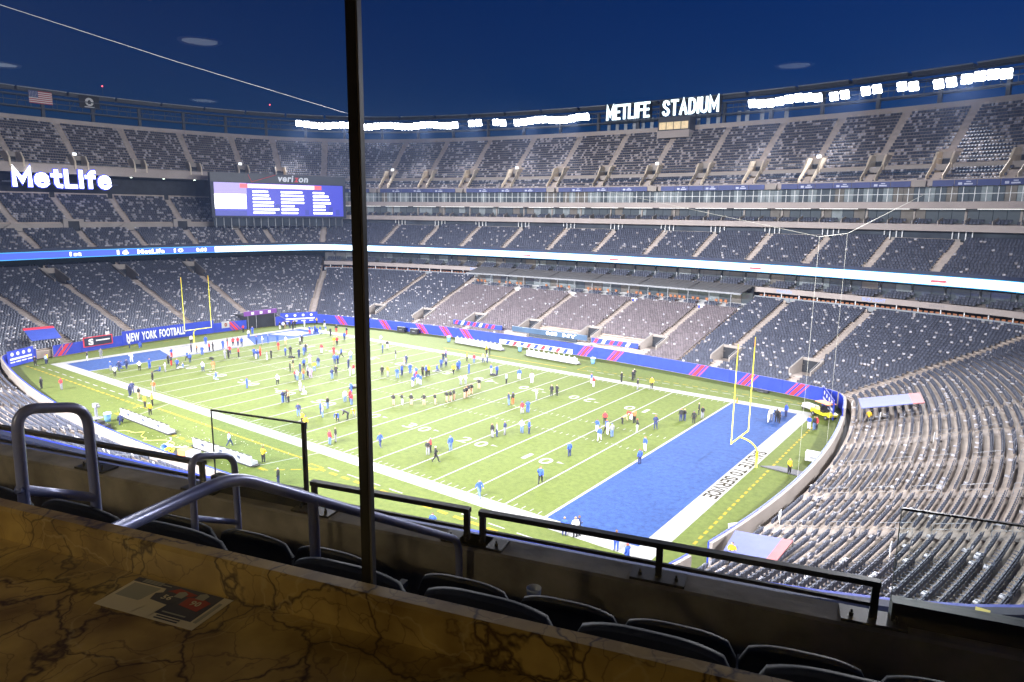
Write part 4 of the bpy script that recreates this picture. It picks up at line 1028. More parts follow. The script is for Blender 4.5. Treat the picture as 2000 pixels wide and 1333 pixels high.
# ================================================================== FIELD FURNITURE
def goal_post(xb, sgn, label):
    o = thing('goal_post', label, 'goal post', loc=(xb, 24.385, 0))
    b = MB(); r = .085
    P_ = [(sgn*1.95, 0, 0), (sgn*1.95, 0, 1.6)]+[(sgn*(1.95-1.5*(1-math.cos(a))*1.0-.45*(math.sin(a)**3)), 0, 1.6+1.42*math.sin(a)) for a in np.linspace(.15, math.pi/2, 8)]
    b.tube(P_, r, 10); b.build('gooseneck', YEL, o, True)
    b = MB(); b.tube([(sgn*1.95, 0, 0), (sgn*1.95, 0, 1.75)], .13, 12); b.build('base_pad', YEL, o, True)
    b = MB(); b.tube([(0, -2.82, 3.05), (0, 2.82, 3.05)], .08, 10); b.build('crossbar', YEL, o, True)
    for y in (-2.82, 2.82):
        b = MB(); b.tube([(0, y, 2.97), (0, y, 13.72)], .055, 8); up = b.build('upright', YEL, o, True)
        b = MB(); b.box(-.01, .01, y-.09, y+.02, 12.6, 13.65); b.build('wind_ribbon', RED, up)
    return o
goal_post(9.14, 1, 'tall yellow goal post standing over the plain blue end zone')
goal_post(XL-9.14, -1, 'tall yellow goal post in front of the NEW YORK FOOTBALL banner')
BENCHW = mat('bench_white', (.42, .42, .43), .5, .06, 1.0)
BLK = mat('black_rubber', (.018, .018, .02), .6, .2, 3)
def bench(a, c, label, spikes=False):
    a, c = V(a), V(c); ln = (c-a).length; o = thing('heated_bench', label, 'bench', 'white heated team benches', loc=(*((a+c)/2)[:2], 0), rz=math.atan2((c-a).y, (c-a).x))
    b = MB(); b.prism([(-ln/2, -.5, .1), (-ln/2, .28, .1), (-ln/2, .36, 1.15), (-ln/2, .2, 1.2), (-ln/2, .02, .55), (-ln/2, -.5, .5)], (ln, 0, 0)); b.build('bench_body', BENCHW, o)
    b = MB(); b.box(-ln/2, ln/2, -.62, .42, .01, .1); b.build('plinth', BLK, o)
    k = int(ln/1.1)
    for i in range(k):
        x = -ln/2+(i+.5)*ln/k; b = MB()
        if spikes: b.lathe([(.13, 1.15), (.15, 1.35), (.1, 1.5), (0, 1.52)], 8, (x, .28, 0)); b.build('helmet_rest', BENCHW, o)
        else: b.box(x-.38, x+.38, .14, .34, 1.19, 1.215); b.build('top_slot', BLK, o)
    if not spikes:
        for x in (-ln*.3, 0, ln*.32):
            for t_, dx in (('n', -.14), ('y', .14)): lettering(t_, (x+dx, .375, .72), (-1, 0, 0), (0, .08, 1), .36, .24, mat('navy_letters', (.02, .03, .12), .5), o, .004, .03)
    for sx in (-1, 1):
        b = MB(); b.prism([(sx*ln/2, -.5, .1), (sx*ln/2, .36, .1), (sx*(ln/2+.5), .3, .12), (sx*(ln/2+.5), -.4, .12)][::sx], (0, 0, .08)); b.build('end_ramp', BLK, o)
    return o
bench((-48.6, -8.6, 0), (-60.8, -8.6, 0), 'white heated bench with ny marks near the camera cart')
bench((-31.4, -8.7, 0), (-42.0, -9.2, 0), 'white heated bench with ny marks behind the glass panel')
bench((-49.0, 58.0, 0), (-61.5, 58.6, 0), 'white bench with helmet rests in front of the striped blue wall', True)
bench((-30.8, 56.6, 0), (-42.4, 57.2, 0), 'white bench with helmet rests in front of the field suite screen', True)
BINB = mat('bin_blue', (.16, .32, .62), .5, .1, 2)
for x, y, lab, tip in ((-59.9, -10.9, 'pale blue barrel bin beside the camera cart', 0), (-43.2, -11.6, 'pale blue barrel bin tipped over near the bench end', 1.3), (-63.6, 58.6, 'pale blue barrel bin by the far bench end and striped wall', 0), (-46.0, 59.8, 'pale blue barrel bin between the two helmet rest benches', 0), (-29.0, 58.9, 'pale blue barrel bin beside the yellow corner mark', 0)):
    o = thing('trash_barrel', lab, 'bin', loc=(x, y, .0 if not tip else .38)); o.rotation_euler = (tip, 0, .6)
    b = MB(); b.lathe([(.0, .02), (.33, .02), (.37, .5), (.42, .95), (.46, 1.0), (.46, 1.06), (.40, 1.06), (.36, .4), (0, .3)], 16); b.build('barrel', BINB, o, True)
    b = MB(); b.lathe([(.385, .98), (.43, 1.2), (.47, 1.02)], 16); b.build('liner', mat('bin_liner', (.5, .58, .7), .4), o)
# yellow utility cart with orange roof
ct = thing('utility_cart', 'yellow utility cart with orange canopy parked at the end zone corner', 'cart', loc=(12.4, 49.3, 0), rz=math.radians(-35))
CY = mat('cart_yellow', (.75, .62, .02), .4, .05, 2); CO = mat('cart_orange', (.75, .25, .08), .6, .08, 2)
b = MB(); b.prism([(-1.7, -.7, .45), (1.7, -.7, .45), (1.85, -.7, .8), (1.2, -.7, .95), (.7, -.7, .8), (-.2, -.7, .8), (-.3, -.7, 1.0), (-1.75, -.7, 1.0)], (0, 1.4, 0)); b.build('body', CY, ct)
b = MB(); b.box(-1.0, 1.3, -.75, .75, 2.05, 2.13); b.build('canopy', CO, ct)
for x in (-.9, 1.2):
    for y in (-.68, .68): b = MB(); b.tube([(x, y, .9), (x, y, 2.05)], .03, 6); b.build('post', BLK, ct)
b = MB(); b.box(-.1, .5, -.55, .55, .8, 1.1); b.box(-.2, 0, -.55, .55, 1.1, 1.6); b.build('seat', BLK, ct)
for x in (-1.15, 1.2):
    for y in (-.72, .72):
        wl = bpy.data.objects.new('wheel', None); COL.objects.link(wl); wl.parent = ct; wl.location = (x, y, .3); wl.rotation_euler = (math.pi/2, 0, 0)
        b = MB(); b.lathe([(.16, -.11), (.28, -.12), (.3, -.06), (.3, .06), (.28, .12), (.16, .11)], 14); b.build('tyre', BLK, wl, True)
        b = MB(); b.lathe([(0, -.09), (.16, -.09), (.16, .09), (0, .09)], 12); b.build('rim', STEEL, wl)
tr = thing('white_trailer', 'low white equipment trolley next to the yellow cart', 'trolley', loc=(10.2, 51.9, 0), rz=math.radians(-30))
b = MB(); b.box(-1.3, 1.3, -.6, .6, .3, .45); b.box(-1.2, .9, -.5, .5, .45, .85); b.build('load', BENCHW, tr)
for x in (-.9, .9):
    for y in (-.55, .55): b = MB(); b.tube([(x, y-.08, .16), (x, y+.08, .16)], .16, 12); b.build('wheel', BLK, tr)
# ground ramp, cases, cones, bags, speakers
rp = MB(); rp.prism([(11.4, 24.9, .02), (17.3, 24.3, .02), (17.5, 26.0, .02), (12.9, 26.0, .02)], (0, 0, .10)); tag(rp.build('floor_mat', mat('grey_rubber_mat', (.07, .07, .08), .7, .2, 1.0)), 'dark grey mat running from the end line to the stand', 'mat')
def case(x, y, sx, sy, sz, rz, mt, lab, grp=None):
    o = thing('equipment_case', lab, 'case', grp, loc=(x, y, 0), rz=rz); b = MB(); b.box(-sx, sx, -sy, sy, .06, sz); b.build('body', mt, o)
    b = MB(); b.box(-sx-.02, sx+.02, -sy-.02, sy+.02, sz, sz+.05); b.build('lid', mt, o); b = MB(); b.box(-sx*.4, sx*.4, -sy-.04, -sy-.001, sz*.5, sz*.6); b.build('handle', STEEL, o)
case(-79.5, 60.4, 1.0, .35, 1.2, .15, BLK, 'black speaker case by the stage side of the blue wall', 'black cases along the blue wall')
case(-75.6, 60.6, 1.0, .35, 1.2, .15, BLK, 'black speaker case by the stage side of the blue wall', 'black cases along the blue wall')
case(-79.0, 49.6, .7, .25, .3, .1, BLK, 'flat black case lying on the white sideline')
case(15.6, 30.5, .9, .6, .9, .1, BENCHW, 'white cooler box on the wall by the end stand'); case(15.3, 7.6, 1.2, .6, .8, .9, BENCHW, 'white cushioned block at the near bend of the end wall')
case(1.5, 57.6, 1.2, .3, .35, -.15, BLK, 'black equipment flat on the grass under the padded wall')
for x, y in ((-75.0, 27.8), (-85.0, 17.9), (-83.2, 26.0), (-37.4, 40.2), (-48.8, 19.8)):
    b = MB(); b.prism([(-.55, -.2, .02), (.5, -.25, .02), (.6, .2, .02), (-.5, .3, .02)], (0, 0, .28)); b.prism([(-.3, -.12, .3), (.3, -.12, .3), (.3, .15, .3), (-.3, .15, .3)], (0, 0, .08)); o = b.build('equipment_bag', BLK); o.location = (x, y, 0); o.rotation_euler = (0, 0, x); tag(o, 'black equipment bag lying on the turf among players', 'bag', 'black bags on the field')
b = MB(); b.lathe([(.28, .02), (.28, .05), (.12, .05), (.03, .7), (0, .7)], 12); o = b.build('pylon', mat('pylon_orange', (.8, .2, .02), .5)); o.location = (.6, 49.3, 0); tag(o, 'small orange pylon at the goal line corner', 'pylon')
# television camera on a wheeled jib cart
tv = thing('camera_cart', 'black sideline camera cart with tall grey camera mast', 'camera cart', loc=(-56.6, -13.0, 0), rz=.2)
b = MB(); b.box(-1.0, 1.0, -.5, .5, .35, .8); b.box(-.7, .1, -.4, .4, .8, 1.15); b.build('chassis', BLK, tv)
for x in (-.8, .8):
    for y in (-.5, .5): b = MB(); b.tube([(x, y-.1, .25), (x, y+.1, .25)], .25, 12); b.build('wheel', BLK, tv)
b = MB(); b.tube([(-1.6, .5, .1), (-1.6, .5, 2.6)], [.22, .16], 10); b.build('mast', STEEL, tv)
b = MB(); b.box(-1.95, -1.2, .3, .75, 2.6, 3.1); b.tube([(-1.2, .52, 2.85), (-.85, .52, 2.85)], .1, 8); b.build('camera', mat('camera_grey', (.2, .2, .21), .5), tv)
b = MB(); b.lathe([(0, 1.2), (.75, 1.22), (.75, 1.28), (0, 1.3)], 16, (-1.6, .5, 0)); b.build('platform', STEEL, tv)
b = MB(); b.tube([(-2.3, .3, .1), (-2.3, .3, 1.9), (-2.3, 1.0, 1.9), (-2.3, 1.0, .1)], .03, 6); b.build('guard_frame', BLK, tv)
for k, pts in enumerate(([(-55, -12, .03), (-52, -10.4, .03), (-49, -11.5, .03), (-46, -10, .03), (-43, -11.2, .03)], [(-47.5, -9.4, .04), (-45, -10.8, .04), (-42.3, -9.9, .04), (-40.5, -10.4, .04)])):
    b = MB(); P_ = []
    for i in range(len(pts)-1):
        for j in range(6):
            q = np.array(pts[i])*(1-j/6)+np.array(pts[i+1])*j/6; q[1] += .3*math.sin(i*2+j); P_.append(tuple(q))
    b.tube(P_, .05, 5); tag(b.build('field_cable', [mat('cable_yellow', (.5, .5, .1), .6), CABM][k]), ['yellow cable looped on the turf beside the camera cart', 'pale cable joining the two ny benches'][k], 'cable')
eq = thing('sideline_stack', 'stack of orange and white equipment crates behind the near wall', 'crates', loc=(-38.0, -12.6, 0), rz=.15)
for (x, y, z, mt) in ((0, 0, 0, CO), (.1, 0, .8, CO), (1.4, 0, 0, BENCHW), (1.4, 0, .8, BENCHW), (-1.8, .2, 0, BLK)): b = MB(); b.box(x-.6, x+.6, y-.5, y+.5, z+.05, z+.8); b.build('crate', mt, eq)
b = MB(); b.tube([(-2.9, -.3, 1.0), (-2.7, .1, 1.25), (-2.4, .4, 1.0), (-2.2, 0, .8)], .16, 8); b.tube([(-2.6, 0, 0), (-2.6, 0, 1.0)], .05, 6); b.build('hose_coil', CY, eq)
# tunnel canopies at the corners of the bowl
CB = mat('canopy_blue', (.12, .14, .34), .5, .08, 1.0); CRD = mat('canopy_red', (.40, .12, .13), .5, .08, 1.0); CB2 = mat('canopy_deep_blue', (.04, .07, .35), .5, .08, 1.0)
def canopy(corners, zc, label, m1=CB, m2=CRD):
    o = thing('tunnel_canopy', label, 'canopy', 'fabric canopies over corner tunnels')
    c = [V((*q, z)) for q, z in zip(corners, zc)]; a, b_, d, e = c    # a-b inner edge at field side, e-d outer
    f = .82; p, q = a.lerp(e, f), b_.lerp(d, f); th = V((0, 0, -.1))
    for quad_, mt, nm in (((a, b_, q, p), m1, 'blue_cover'), ((p, q, d, e), m2, 'red_cover')):
        b = MB(); b.hexa([tuple(v_+th) for v_ in quad_]+[tuple(v_) for v_ in quad_]); b.build(nm, mt, o)
    for v_ in (a, b_, d, e): b = MB(); b.tube([v_+th, V((v_.x, v_.y, v_.z-2.4))], .05, 6); b.build('leg', STEEL, o)
    return o
canopy([(16.6, 48.2), (17.8, 43.4), (24.3, 44.6), (23.2, 49.6)], [3.6, 3.6, 5.2, 5.2], 'pale blue canopy with red end over the tunnel behind the yellow cart')
canopy([(16.2, 2.2), (16.6, -1.4), (20.6, -2.8), (20.7, 1.3)], [2.7, 2.7, 3.6, 3.6], 'pale blue canopy with red end over the tunnel below the balcony rail')
canopy([(-107.9, -2.4), (-107.5, 2.2), (-113.4, 3.2), (-114.0, -1.6)], [3.6, 3.6, 5.0, 5.0], 'deep blue canopy with red end over the tunnel by the small sponsor board', CB2, RED)
tn = thing('team_tunnel', 'dark team tunnel mouth with red and blue header board', 'tunnel')
b = MB(); b.box(-114.5, -109.0, 40.6, 48.4, -.1, 3.0); b.build('tunnel_interior', DARK, tn)
b = MB(); b.box(-109.4, -109.0, 40.2, 48.6, 3.0, 4.0); b.build('header', mat('header_purple', (.20, .06, .30), .5, .1, .6), tn)
for y in (42.2, 44.4, 46.6): b = MB(); b.box(-108.99, -108.95, y-.35, y+.35, 3.2, 3.8); b.build('emblem', WLET, tn)
for y in (40.9, 43, 47.9): b = MB(); b.tube([(-108.9, y, 0), (-108.9, y, 3)], .06, 6); b.build('frame_post', STEEL, tn)
b = MB(); b.tube([(-108.8, 47.9, 2.9), (-106.5, 49.2, 1.6), (-106.0, 49.4, 0)], .05, 6); b.build('side_rail', STEEL, tn)
pc = thing('play_clock', 'white play clock board on the blue end wall', 'clock'); b = MB(); b.box(-109.75, -109.5, 34.8, 36.6, .9, 2.3); b.build('board', BENCHW, pc); lettering('0', (-109.48, 35.7, 1.6), (0, 1, 0), (0, 0, 1), .9, .6, mat('clock_digits', (.25, .06, .03), .5), pc, .01, .05)
# field suite with LED header on the far sideline
fs = thing('field_suite', 'field level suite with bright LED header and dark window in the striped wall', 'building')
yb = 65.2
b = MB(); b.box(-52.0, -34.2, yb, yb+.4, 2.75, 3.75); b.build('led_header', [mat('led_header_blue', (.02, .03, .05), .4, .4, .5, emit=.45, ecol=(.25, .5, .9))], fs)
for body, x, wd_ in (('0:00', -42.2, 2.6), ('NY', -38.0, 3.2)): lettering(body, (x, yb-.02, 3.25), (1, 0, 0), (0, 0, 1), .7, wd_, LEDT, fs, .01, .04)
b = MB(); b.box(-53.4, -47.6, yb-1.0, yb+.3, 0, 2.7); b.build('concrete_pier', CONC2, fs)
b = MB(); b.box(-47.5, -36.3, yb-.2, yb+.2, .9, 2.7); b.build('dark_window', GLASSY, fs)
for z in (1.5, 2.1): b = MB(); b.box(-47.5, -36.3, yb-.27, yb-.21, z, z+.06); b.build('window_bar', STEEL, fs)
b = MB(); b.box(-36.2, -33.4, yb-1.4, yb+.3, 0, 2.2); b.build('white_end_block', BENCHW, fs)
b = MB(); b.box(-54.0, -36.3, yb-1.6, yb-1.4, .05, 1.0); b.build('low_wall', WLET, fs)
for k, x in enumerate(np.arange(-52.5, -37, 1.75)):
    b = MB(); b.prism([(x, yb-1.62, .1), (x+.8, yb-1.62, .1), (x+1.4, yb-1.62, .95), (x+.6, yb-1.62, .95)], (0, .015, 0)); b.build('stripe', RED if k % 2 else BLUE, fs)
for x0, x1 in ((-68.5, -55.0), (-33.3, -23.5)):
    b = MB(); b.box(x0, x1, yb+.4, yb+.6, 2.5, 3.4); b.build('header_board', BLUE, fs)
    for k, x in enumerate(np.arange(x0+.4, x1-1.5, 1.7)): b = MB(); b.prism([(x, yb+.385, 2.55), (x+.7, yb+.385, 2.55), (x+1.2, yb+.385, 3.35), (x+.5, yb+.385, 3.35)], (0, .014, 0)); b.build('stripe', [RED, WLET, RED][k % 3], fs)

# ================================================================== SEATS
CLUBS = mat('club_seat_fabric', (0.135, 0.112, 0.122), 0.7, island=.25)
SARR = np.array([s_[:5] for s_ in SEATS], float); SDN = np.array([s_[5] for s_ in SEATS]); SST = np.array([s_[6] for s_ in SEATS])
dist = np.linalg.norm(SARR[:, :3]-CAM, axis=1)
vis0 = seen(SARR[:, :3]+np.array([0, 0, .7]), -5); qv = project(SARR[:, :3]+np.array([0, 0, .7]))
vis0 &= qv[:, 1] < np.interp(qv[:, 0], _PU, _PV)+10
order = np.argsort(np.where(vis0 & (SST == 0), dist, 1e9))[:300]
single = np.zeros(len(SARR), bool); single[order] = True
def box_t(x0, x1, y0, y1, z0, z1, lean=0.0):
    return np.array([(x0, y0, z0), (x1, y0, z0), (x1, y1, z0), (x0, y1, z0), (x0, y0+lean, z1), (x1, y0+lean, z1), (x1, y1+lean, z1), (x0, y1+lean, z1)])
BACK = box_t(-.245, .245, .14, .19, .40, .88, .09); BACKL = box_t(-.2, .2, .17, .21, .58, .84, .05); PUP = box_t(-.2, .2, .02, .10, .40, .80, .05); PDN = box_t(-.21, .21, -.30, .12, .40, .46)  # BACKL: part-height back carrying the painted bright mark of lowered seats
FCS = np.array([(4, 5, 6, 7), (0, 1, 5, 4), (1, 2, 6, 5), (2, 3, 7, 6), (3, 0, 4, 7)])
rest = np.nonzero(~single)[0]
def place_t(T, idx):
    a = SARR[idx]; tx, ty = a[:, 3], a[:, 4]; nx, ny = ty, -tx
    X = a[:, 0, None]+tx[:, None]*T[None, :, 0]+nx[:, None]*T[None, :, 1]; Y = a[:, 1, None]+ty[:, None]*T[None, :, 0]+ny[:, None]*T[None, :, 1]
    return np.stack([X, Y, a[:, 2, None]+T[None, :, 2]+0*X], -1)
vs, fs_, ms = [], [], []; base = 0
seat_rand = RNG.random(len(SARR))
for T, sel, m_ in ((BACK, rest[(SST[rest] != 1) & ~SDN[rest]], 0), (BACKL, rest[(SST[rest] != 1) & SDN[rest]], 2), (BACK, rest[(SST[rest] == 1) & ~SDN[rest]], 3), (BACKL, rest[(SST[rest] == 1) & SDN[rest]], 2), (PUP, rest[~SDN[rest] & (SST[rest] != 1)], 1), (PUP, rest[~SDN[rest] & (SST[rest] == 1)], 3), (PDN, rest[SDN[rest]], 2)):
    if len(sel) == 0: continue
    v_ = place_t(T, sel).reshape(-1, 3); f_ = (FCS[None]+8*np.arange(len(sel))[:, None, None]).reshape(-1, 4)+base
    vs.append(v_); fs_.append(f_); ms.append(np.full(len(f_), m_)); base += len(v_)
vs = np.concatenate(vs); fs_ = np.concatenate(fs_); ms = np.concatenate(ms)
me = bpy.data.meshes.new('stadium_seating'); me.vertices.add(len(vs)); me.vertices.foreach_set('co', vs.ravel())
me.loops.add(fs_.size); me.loops.foreach_set('vertex_index', fs_.ravel().astype(np.int32)); me.polygons.add(len(fs_)); me.polygons.foreach_set('loop_start', np.arange(0, fs_.size, 4, dtype=np.int32))
for mm in (SEATM, SEATP, SEATL, CLUBS): me.materials.append(mm)
me.polygons.foreach_set('material_index', ms.astype(np.int32)); me.update(calc_edges=True)
tag(link('stadium_seating', me), 'tens of thousands of dark folding seats filling every deck', kind='stuff')
print('seats', len(SARR))
proto = None
def seat_parts():
    b1 = MB(); 
    rows = []
    for j in range(5):
        z = .38+.50*j/4; w_ = .248-(.05 if j == 4 else .012 if j == 3 else 0)
        rows.append([(w_*(-1+2*i/6), .17+.10*j/4+.035*abs(-1+2*i/6)**2*-1, z-(.02*abs(-1+2*i/6)**3 if j == 4 else 0)) for i in range(7)])
    b1.grid(rows); b1.grid([[(x, y+.035, z) for x, y, z in r][::-1] for r in rows]); top = rows[-1]
    b1.grid([top, [(x, y+.035, z) for x, y, z in top]])
    return b1
pan = MB(); pan.hexa([tuple(p) for p in PUP]); pan2 = MB(); pan2.hexa([tuple(p) for p in PDN])
arm = MB(); arm.box(-.275, -.235, -.22, .18, .60, .64); leg = MB(); leg.box(-.28, -.24, -.02, .12, 0, .62)
mes = {}
for nm, mb_, mt in (('backrest', seat_parts(), SEATM), ('seat_pan', pan, SEATP), ('seat_pan_down', pan2, SEATL), ('armrest', arm, SEATM), ('leg', leg, SEATM)):
    o = mb_.build(nm, mt); mes[nm] = o.data; bpy.data.objects.remove(o)
for i in order:
    x, y, z, tx, ty = SARR[i]
    o = thing('stadium_chair', ('grey folding seat with pale lowered pan in the bowl rows below the parapet' if SDN[i] else 'dark folded up seat in the bowl rows below the balcony parapet'), 'seat', 'folding seats in the bowl below the balcony', (x, y, z), math.atan2(ty, tx)+math.pi)
    dn = SDN[i]
    # local x along the row, local y away from the field
    o.rotation_euler = (0, 0, math.atan2(ty, tx)); 
    for nm, k in (('backrest', 'backrest'), ('seat_pan', 'seat_pan_down' if dn else 'seat_pan'), ('armrest', 'armrest'), ('leg', 'leg')):
        c = link(nm, mes[k], o); c.scale = (1, -1, 1)

# ================================================================== PEOPLE
HC = {'white': (.72, .72, .72), 'blue': (.03, .08, .42), 'black': (.015, .015, .018), 'grey': (.22, .22, .24), 'navy': (.02, .03, .10), 'red': (.50, .03, .04),
      'brown': (.42, .14, .05), 'yellow': (.75, .46, .02), 'pale blue': (.35, .48, .62), 'tan': (.40, .28, .15), 'mauve': (.33, .22, .45), 'denim': (.10, .16, .32), 'bare': (.52, .30, .20)}
CM = {k: mat('cloth_'+k.replace(' ', '_'), v_, .8, .12, 8.0) for k, v_ in HC.items()}
SK = [mat('skin_light', (.52, .30, .21), .6), mat('skin_brown', (.20, .10, .06), .6)]
HR = [mat('hair_dark', (.02, .015, .012), .7), mat('hair_brown', (.10, .06, .03), .7), mat('hair_fair', (.35, .22, .09), .7), mat('cap_blue', (.03, .06, .3), .8), mat('cap_red', (.5, .05, .04), .8), mat('cap_grey', (.4, .4, .4), .8)]
SHO = mat('shoe', (.05, .05, .055), .6)
def skel(pose):
    J = {'pel': (0, 0, .96, .155), 'wai': (0, 0, 1.13, .15), 'che': (0, 0, 1.36, .18), 'nec': (0, 0, 1.52, .06), 'hd1': (0, -.01, 1.60, .085), 'hd2': (0, -.015, 1.70, .098), 'hd3': (0, 0, 1.77, .07)}
    for s_, n in ((-1, 'l'), (1, 'r')):
        J.update({n+'sh': (s_*.2, 0, 1.45, .075), n+'el': (s_*.27, .03, 1.18, .058), n+'wr': (s_*.27, -.06, .94, .042), n+'ha': (s_*.26, -.10, .85, .045),
                  n+'hi': (s_*.10, 0, .90, .115), n+'kn': (s_*.115, -.02, .50, .082), n+'an': (s_*.12, .03, .10, .055), n+'to': (s_*.135, -.15, .045, .045)})
    def mv(k, x, y, z): J[k] = (x, y, z, J[k][3])
    if pose == 's2':
        mv('lel', -.30, -.02, 1.22); mv('lwr', -.16, -.22, 1.20); mv('lha', -.08, -.25, 1.23); mv('rkn', .15, -.03, .5); mv('ran', .19, .03, .1); mv('rto', .22, -.14, .045)
    if pose == 's3':
        mv('lel', -.28, -.08, 1.2); mv('lwr', -.1, -.24, 1.12); mv('lha', -.03, -.26, 1.1); mv('rel', .28, -.08, 1.2); mv('rwr', .1, -.22, 1.1); mv('rha', .03, -.25, 1.08)
    if pose == 'w':
        mv('lkn', -.11, -.20, .53); mv('lan', -.11, -.30, .12); mv('lto', -.12, -.48, .08); mv('rkn', .11, .05, .50); mv('ran', .11, .36, .17); mv('rto', .12, .22, .05)
        mv('lel', -.27, .12, 1.2); mv('lwr', -.27, .18, .97); mv('lha', -.26, .17, .88); mv('rel', .27, -.10, 1.2); mv('rwr', .25, -.28, 1.02); mv('rha', .24, -.35, .97)
    if pose == 'h':
        for s_, n in ((-1, 'l'), (1, 'r')):
            mv(n+'el', s_*.42, .08, 1.22); mv(n+'wr', s_*.24, -.02, 1.06); mv(n+'ha', s_*.17, -.04, 1.04); mv(n+'kn', s_*.13, -.02, .5); mv(n+'an', s_*.15, .03, .1); mv(n+'to', s_*.18, -.15, .045)
    if pose == 'b':
        for k in ('wai', 'che', 'nec', 'hd1', 'hd2', 'hd3', 'lsh', 'rsh'):
            x, y, z, r = J[k]; d = z-.96; J[k] = (x, y-d*.86, .96+d*.45, r)
        for s_, n in ((-1, 'l'), (1, 'r')): mv(n+'el', s_*.25, -.48, .92); mv(n+'wr', s_*.22, -.55, .68); mv(n+'ha', s_*.2, -.56, .58)
        mv('pel', 0, .08, .93); mv('lhi', -.1, .08, .88); mv('rhi', .1, .08, .88)
    if pose in ('k', 'l'):
        dz = .46
        for k in list(J):
            if k[1:] in ('kn', 'an', 'to'): continue
            x, y, z, r = J[k]; J[k] = (x, y, z-dz, r)
        mv('lkn', -.14, -.36, .50); mv('lan', -.13, -.30, .10); mv('lto', -.13, -.46, .045); mv('rkn', .13, -.10, .09); mv('ran', .12, .34, .08); mv('rto', .12, .46, .045)
        if pose == 'l':
            for k in list(J):
                if k[1:] in ('kn', 'an', 'to'): continue
                x, y, z, r = J[k]; J[k] = (x, y+.15, z-.3, r)
            mv('lkn', -.16, -.36, .26); mv('lan', -.14, -.75, .08); mv('lto', -.14, -.86, .12); mv('rkn', .16, -.34, .26); mv('ran', .14, -.72, .08); mv('rto', .14, -.83, .12)
    return J
EDG = [('pel', 'wai', 2), ('wai', 'che', 2), ('che', 'nec', 2), ('nec', 'hd1', 0), ('hd1', 'hd2', 0), ('hd2', 'hd3', 1)]
for n in 'lr': EDG += [('che', n+'sh', 2), (n+'sh', n+'el', 2), (n+'el', n+'wr', 2), (n+'wr', n+'ha', 0), ('pel', n+'hi', 3), (n+'hi', n+'kn', 3), (n+'kn', n+'an', 3), (n+'an', n+'to', 4)]
def person_mesh(pose, skirt=False):
    J = skel(pose); names = list(J); ix = {k: i for i, k in enumerate(names)}
    me = bpy.data.meshes.new('person'); me.from_pydata([J[k][:3] for k in names], [(ix[a], ix[b_]) for a, b_, _ in EDG], [])
    o = bpy.data.objects.new('person', me); COL.objects.link(o)
    sk = o.modifiers.new('skin', 'SKIN'); ss_ = o.modifiers.new('sub', 'SUBSURF'); ss_.levels = 1; ss_.render_levels = 1
    dat = me.skin_vertices[0].data
    for k in names: dat[ix[k]].radius = (J[k][3]*1.12, J[k][3]*(.85 if k in ('pel', 'wai', 'che') else 1.1)); dat[ix[k]].use_root = (k == 'pel')
    dg = bpy.context.evaluated_depsgraph_get(); out = bpy.data.meshes.new_from_object(o.evaluated_get(dg)); bpy.data.objects.remove(o)
    P_ = {k: np.array(J[k][:3]) for k in names}; mi = []
    for p in out.polygons:
        c = np.array(p.center); best = (9, 0)
        for a, b_, lab in EDG:
            A_, B_ = P_[a], P_[b_]; t = np.clip((c-A_) @ (B_-A_)/((B_-A_) @ (B_-A_)), 0, 1); dd = np.linalg.norm(c-A_-t*(B_-A_))-.5*(J[a][3]+J[b_][3])*.8
            if dd < best[0]: best = (dd, lab)
        lab = best[1]
        if lab == 0 and c[2] > P_['hd2'][2]-.02 and c[1] > P_['hd2'][1]-.03: lab = 1
        mi.append(lab)
    out.materials.clear()
    for _ in range(5): out.materials.append(CM['black'])
    out.polygons.foreach_set('material_index', mi); out.polygons.foreach_set('use_smooth', [True]*len(mi)); out.update()
    out.name = 'person'; return out
PM = {p: person_mesh(p) for p in ('s', 's2', 's3', 'w', 'h', 'b', 'k', 'l')}
